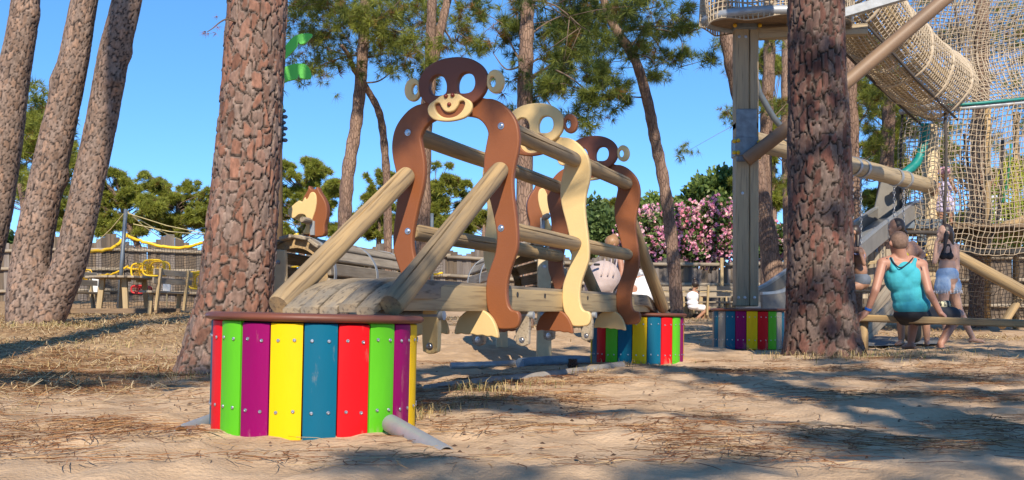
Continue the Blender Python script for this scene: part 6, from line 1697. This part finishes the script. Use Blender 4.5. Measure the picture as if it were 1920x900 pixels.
# dry straw mat on the left and far ground
def straw_density(x, y):
    n = vnoise(x * .9, y * 1.2, 31) * .6 + vnoise(x * 3, y * 3, 32) * .4
    left = np.clip((-x - .4 - .12 * y) / 1.6, 0, 1) * np.clip((y - 5.0) / 1.2, 0, 1)
    far = np.clip((y - 11.5) / 4, 0, 1) * .45 + .10 * np.clip((x - 2.5) / 1, 0, 1) * np.clip((y - 7) / 2, 0, 1)
    return np.clip(left + far, 0, 1) * np.clip((n - .28) * 3, .05, 1)
P2 = scatter(95000, (-10, 8), (4.8, 26), straw_density, rg)
x, y = P2; k = np.abs(x) < .56 * y + 1; x, y = x[k], y[k]; N = len(x)
pal = np.array([[.55, .40, .21], [.44, .30, .14], [.34, .19, .08], [.60, .47, .28]])
col = pal[rg.choice(4, N)] * rg.uniform(.75, 1.15, (N, 1))
V, Fq, C = strips(x, y, rg.uniform(.06, .17, N), .0018 + .00022 * y, rg.uniform(0, .7, N) ** 1.4, rg.normal(0, .8, N), col, rg)
tag(part('straw_mat', mk_mesh('straw_mat', V, Fq, m_litter, attr=C)), 'dry straw coloured needle mat covering the ground at the left', 'dry grass', kind='stuff')
# dry grass tufts
def grass(spots, rg):
    Vs, Fs, Cs, off = [], [], [], 0
    for (x, y, n, h, spread) in spots:
        bx = x + rg.normal(size=n) * spread; by = y + rg.normal(size=n) * spread
        bz = gz(bx, by)
        a = rg.uniform(0, 6.28, n); lean = rg.uniform(.3, 1.5, n); hh = h * rg.uniform(.3, 1.0, n)
        wv = .0009 + .00018 * y
        p0 = np.stack([bx, by, bz], -1); d = np.stack([np.cos(a), np.sin(a), 0 * a], -1)
        p1 = p0 + d * (hh * lean * .35)[:, None] + np.array([0, 0, 1]) * (hh * .6)[:, None]
        p2 = p0 + d * (hh * lean)[:, None] + np.array([0, 0, 1]) * (hh * np.clip(1 - .45 * lean, .12, 1))[:, None]
        s_ = np.stack([-np.sin(a), np.cos(a), 0 * a], -1) * wv
        V = np.stack([p0 - s_, p0 + s_, p1 + s_ * .8, p1 - s_ * .8, p2 + s_ * .15, p2 - s_ * .15], 1).reshape(-1, 3)
        b = np.arange(n) * 6 + off
        Fs.append(np.concatenate([np.stack([b, b + 1, b + 2, b + 3], -1), np.stack([b + 3, b + 2, b + 4, b + 5], -1)])); Vs.append(V); off += 6 * n
        c = np.array([.50, .38, .18]) * (1 - (q_ := (rg.random((n, 1)) < .18))) + np.array([.16, .19, .05]) * q_
        Cs.append(np.repeat(c * rg.uniform(.7, 1.15, (n, 1)), 6, axis=0))
    return np.concatenate(Vs), np.concatenate(Fs), np.concatenate(Cs)
spots = []
for px, py, D_, n, h, sp_ in [(800, 745, 5.0, 60, .10, .07), (785, 760, 4.75, 40, .12, .03), (880, 735, 6.0, 70, .13, .10), (930, 735, 6.1, 80, .15, .10), (960, 740, 6.0, 50, .12, .08), (900, 745, 5.6, 50, .10, .12), (860, 750, 5.3, 40, .09, .12), (1010, 720, 6.6, 40, .10, .1), (1200, 690, 8.9, 50, .09, .2),
                              (1100, 700, 7.8, 40, .10, .12), (1500, 680, 9.7, 90, .12, .2), (1560, 682, 9.7, 80, .12, .2), (1610, 672, 9.9, 120, .14, .2), (1650, 665, 10, 110, .13, .25), (1720, 670, 9.7, 80, .1, .3), (1800, 690, 9.0, 80, .1, .4), (1450, 668, 10.6, 60, .1, .2),
                              (380, 702, 7.4, 90, .10, .22), (320, 705, 7.6, 70, .10, .2), (250, 720, 7.0, 70, .09, .3), (120, 615, 12.4, 160, .13, .25), (60, 615, 12.2, 140, .12, .25), (170, 612, 12.7, 120, .12, .25), (240, 600, 15.5, 160, .13, .5), (100, 640, 10, 120, .1, .5), (220, 640, 10, 120, .1, .5), (300, 660, 9, 100, .1, .4), (60, 690, 7.6, 90, .1, .4), (8, 800, 4.8, 10, .12, .06)]:
    p = P(px, py, D_); spots.append((p.x, p.y, n, h, sp_))
V, Fq, C = grass(spots, rg)
tag(part('dry_grass', mk_mesh('dry_grass', V, Fq, m_litter, attr=C)), 'scattered tufts of dry straw grass growing in the sand', 'grass', kind='stuff')
# bark flakes and bits of twig
x, y = scatter(1300, (-3.5, 5), (3.3, 9), lambda x, y: np.clip((vnoise(x * 1.3, y * 1.5, 51) - .3) * 2, .1, 1), rg)
k = ~in_drum(x, y); x, y = x[k], y[k]; N = len(x)
z = gz(x, y) + .012; an = rg.uniform(0, 6.28, N); L = rg.uniform(.004, .016, N); W = L * rg.uniform(.25, .7, N)
ca, sa = np.cos(an), np.sin(an)
V = np.stack([np.stack([x + ca * L * i_ - sa * W * j_, y + sa * L * i_ + ca * W * j_, z + h_], -1) for i_, j_, h_ in ((-1, -.6, 0), (.2, -1, 0), (1, .1, .002), (.1, 1, 0), (-.9, .5, 0), (0, 0, .008))], 1).reshape(-1, 3)
b = np.arange(N)[:, None] * 6
Fq = np.concatenate([b + np.array([q, (q + 1) % 5, 5]) for q in range(5)])
C = np.repeat(np.array([[.12, .07, .045]]) * rg.uniform(.5, 1.8, (N, 1)), 6, axis=0)
tag(part('bark_flakes', mk_mesh('bark_flakes', V, Fq, m_litter, attr=C)), 'small dark bark flakes scattered over the foreground sand', 'bark', kind='stuff')
# a pine cone under the bridge and a few twigs
m_cone = M('cone_scales', (.10, .06, .04), (.06, .035, .022), scale=20, rough=.8)
def cone(px, py, D_, s, lab):
    p = P(px, py, D_); p.z = float(G(p.x, p.y).z)
    mb = MB()
    for q in range(9):
        z = s * (.1 + .2 * q); r = s * (.75 * math.sin(min(1, (q + 1.2) / 7) * 2.4) + .12)
        for j in range(9):
            a = j * .698 + q * .35
            mb.box((r * math.cos(a) * .8, r * math.sin(a) * .8, z), (s * .5, s * .35, s * .12), Matrix.Rotation(a, 4, 'Z') @ Matrix.Rotation(-.5, 4, 'Y'))
    tag(part('pine_cone', mb.mesh('pine_cone', m_cone), None, Matrix.Translation(p)), lab, 'pine cone')
cone(1074, 682, 8.2, .05, 'dark pine cone on the sand by the grey pipe')
# ------------------------------------------------------------------ pines behind and beside the camera that shade the clearing
def shade_pine(label, x, y, h, r, n, seed, ncl=12, ntuft=900, lean=(0, 0), clumps=None):
    rg = np.random.default_rng(seed)
    b = G(x, y)
    tp = Vector((x + lean[0], y + lean[1], h))
    cl = clumps or crown_at((tp.x, tp.y, tp.z), r, ncl, rg, .4)
    return pine('pine_tree', label, [b, b * .6 + tp * .4 + Vector((.1, 0, 0)), b * .25 + tp * .75, tp], [.24, .21, .17, .07], cl, ntuft, .24, 11, .013, seed, branch_from=.6, group='pines outside the picture that shade the clearing')
def cl(*a): return [((x, y, z), (r, r, r * .45)) for x, y, z, r in a]
shade_pine('pine behind the camera at the right, shading the sand in bands', 3.6, -4.2, 6.2, 2, 0, 201, ntuft=1050, lean=(-1.2, 1.0), clumps=cl(
    (.7, -2.7, 6, .55), (.35, -2.5, 6.1, .4), (1.05, -2.9, 6.1, .4), (1.6, -.3, 7, .5), (2.2, -1.2, 7, .55), (2.8, -2.1, 7, .6), (3.4, -3.6, 6.9, .7), (3.9, -4.4, 6.6, .7), (.5, -4.9, 6, .5), (1.2, -4.95, 6, .55), (2.0, -4.5, 6.1, .55), (2.6, -4.3, 6.2, .6),
    (3.3, -1.6, 7.2, .6), (4.2, -2.8, 7.2, .7), (3.9, -2.0, 7.2, .6)))
shade_pine('pine beside the camera whose high limb shades the monkey heads', 2.6, .2, 7.3, 2, 0, 202, ntuft=430, lean=(-.6, .3), clumps=cl(
    (.25, -1.0, 7, .42), (.65, -.75, 7.05, .42), (.85, .2, 7.05, .45), (1.1, .75, 7.1, .4), (1.4, 1.55, 7.1, .5), (1.9, 2.2, 7.2, .5)))
shade_pine('pine right of the camera, shading the bench and the shaded pine', 7.0, .6, 8, 2, 0, 203, ntuft=1600, lean=(-1.5, 1.2), clumps=cl(
    (4.1, .3, 8, .55), (4.0, 1.6, 8.1, .7), (4.6, 2.4, 8.3, .7), (3.7, 3.2, 8.2, .6), (3.8, 4.6, 8.2, .7), (4.8, 3.8, 8.4, .8), (5.8, 3.2, 8.4, .8), (6.2, .4, 8.2, .8), (5.3, -.6, 8, .8), (6.4, -.9, 8, .8), (5.6, 5.0, 8.4, .8), (6.8, 2.6, 8.4, .8), (4.3, -1.0, 7.8, .6)))
shade_pine('pine behind the camera at the left, shading the straw', -4.6, -3.4, 7.2, 2, 0, 204, ntuft=1000, lean=(1.0, .6), clumps=cl(
    (-1.3, -2.2, 7, .45), (-1.9, -2.1, 7, .5), (-2.6, -2.2, 7, .55), (-3.3, -2.3, 7, .6), (-4.0, -2.2, 7.1, .6), (-2.2, -4.6, 6.2, .5), (-3.0, -4.8, 6.2, .5), (-1.4, -4.9, 6.2, .45)))
shade_pine('tall pine left of the camera throwing a trunk shadow over the straw', -3.9, 1.6, 17, 2.0, 0, 205, ncl=10, ntuft=800, lean=(.1, .3))
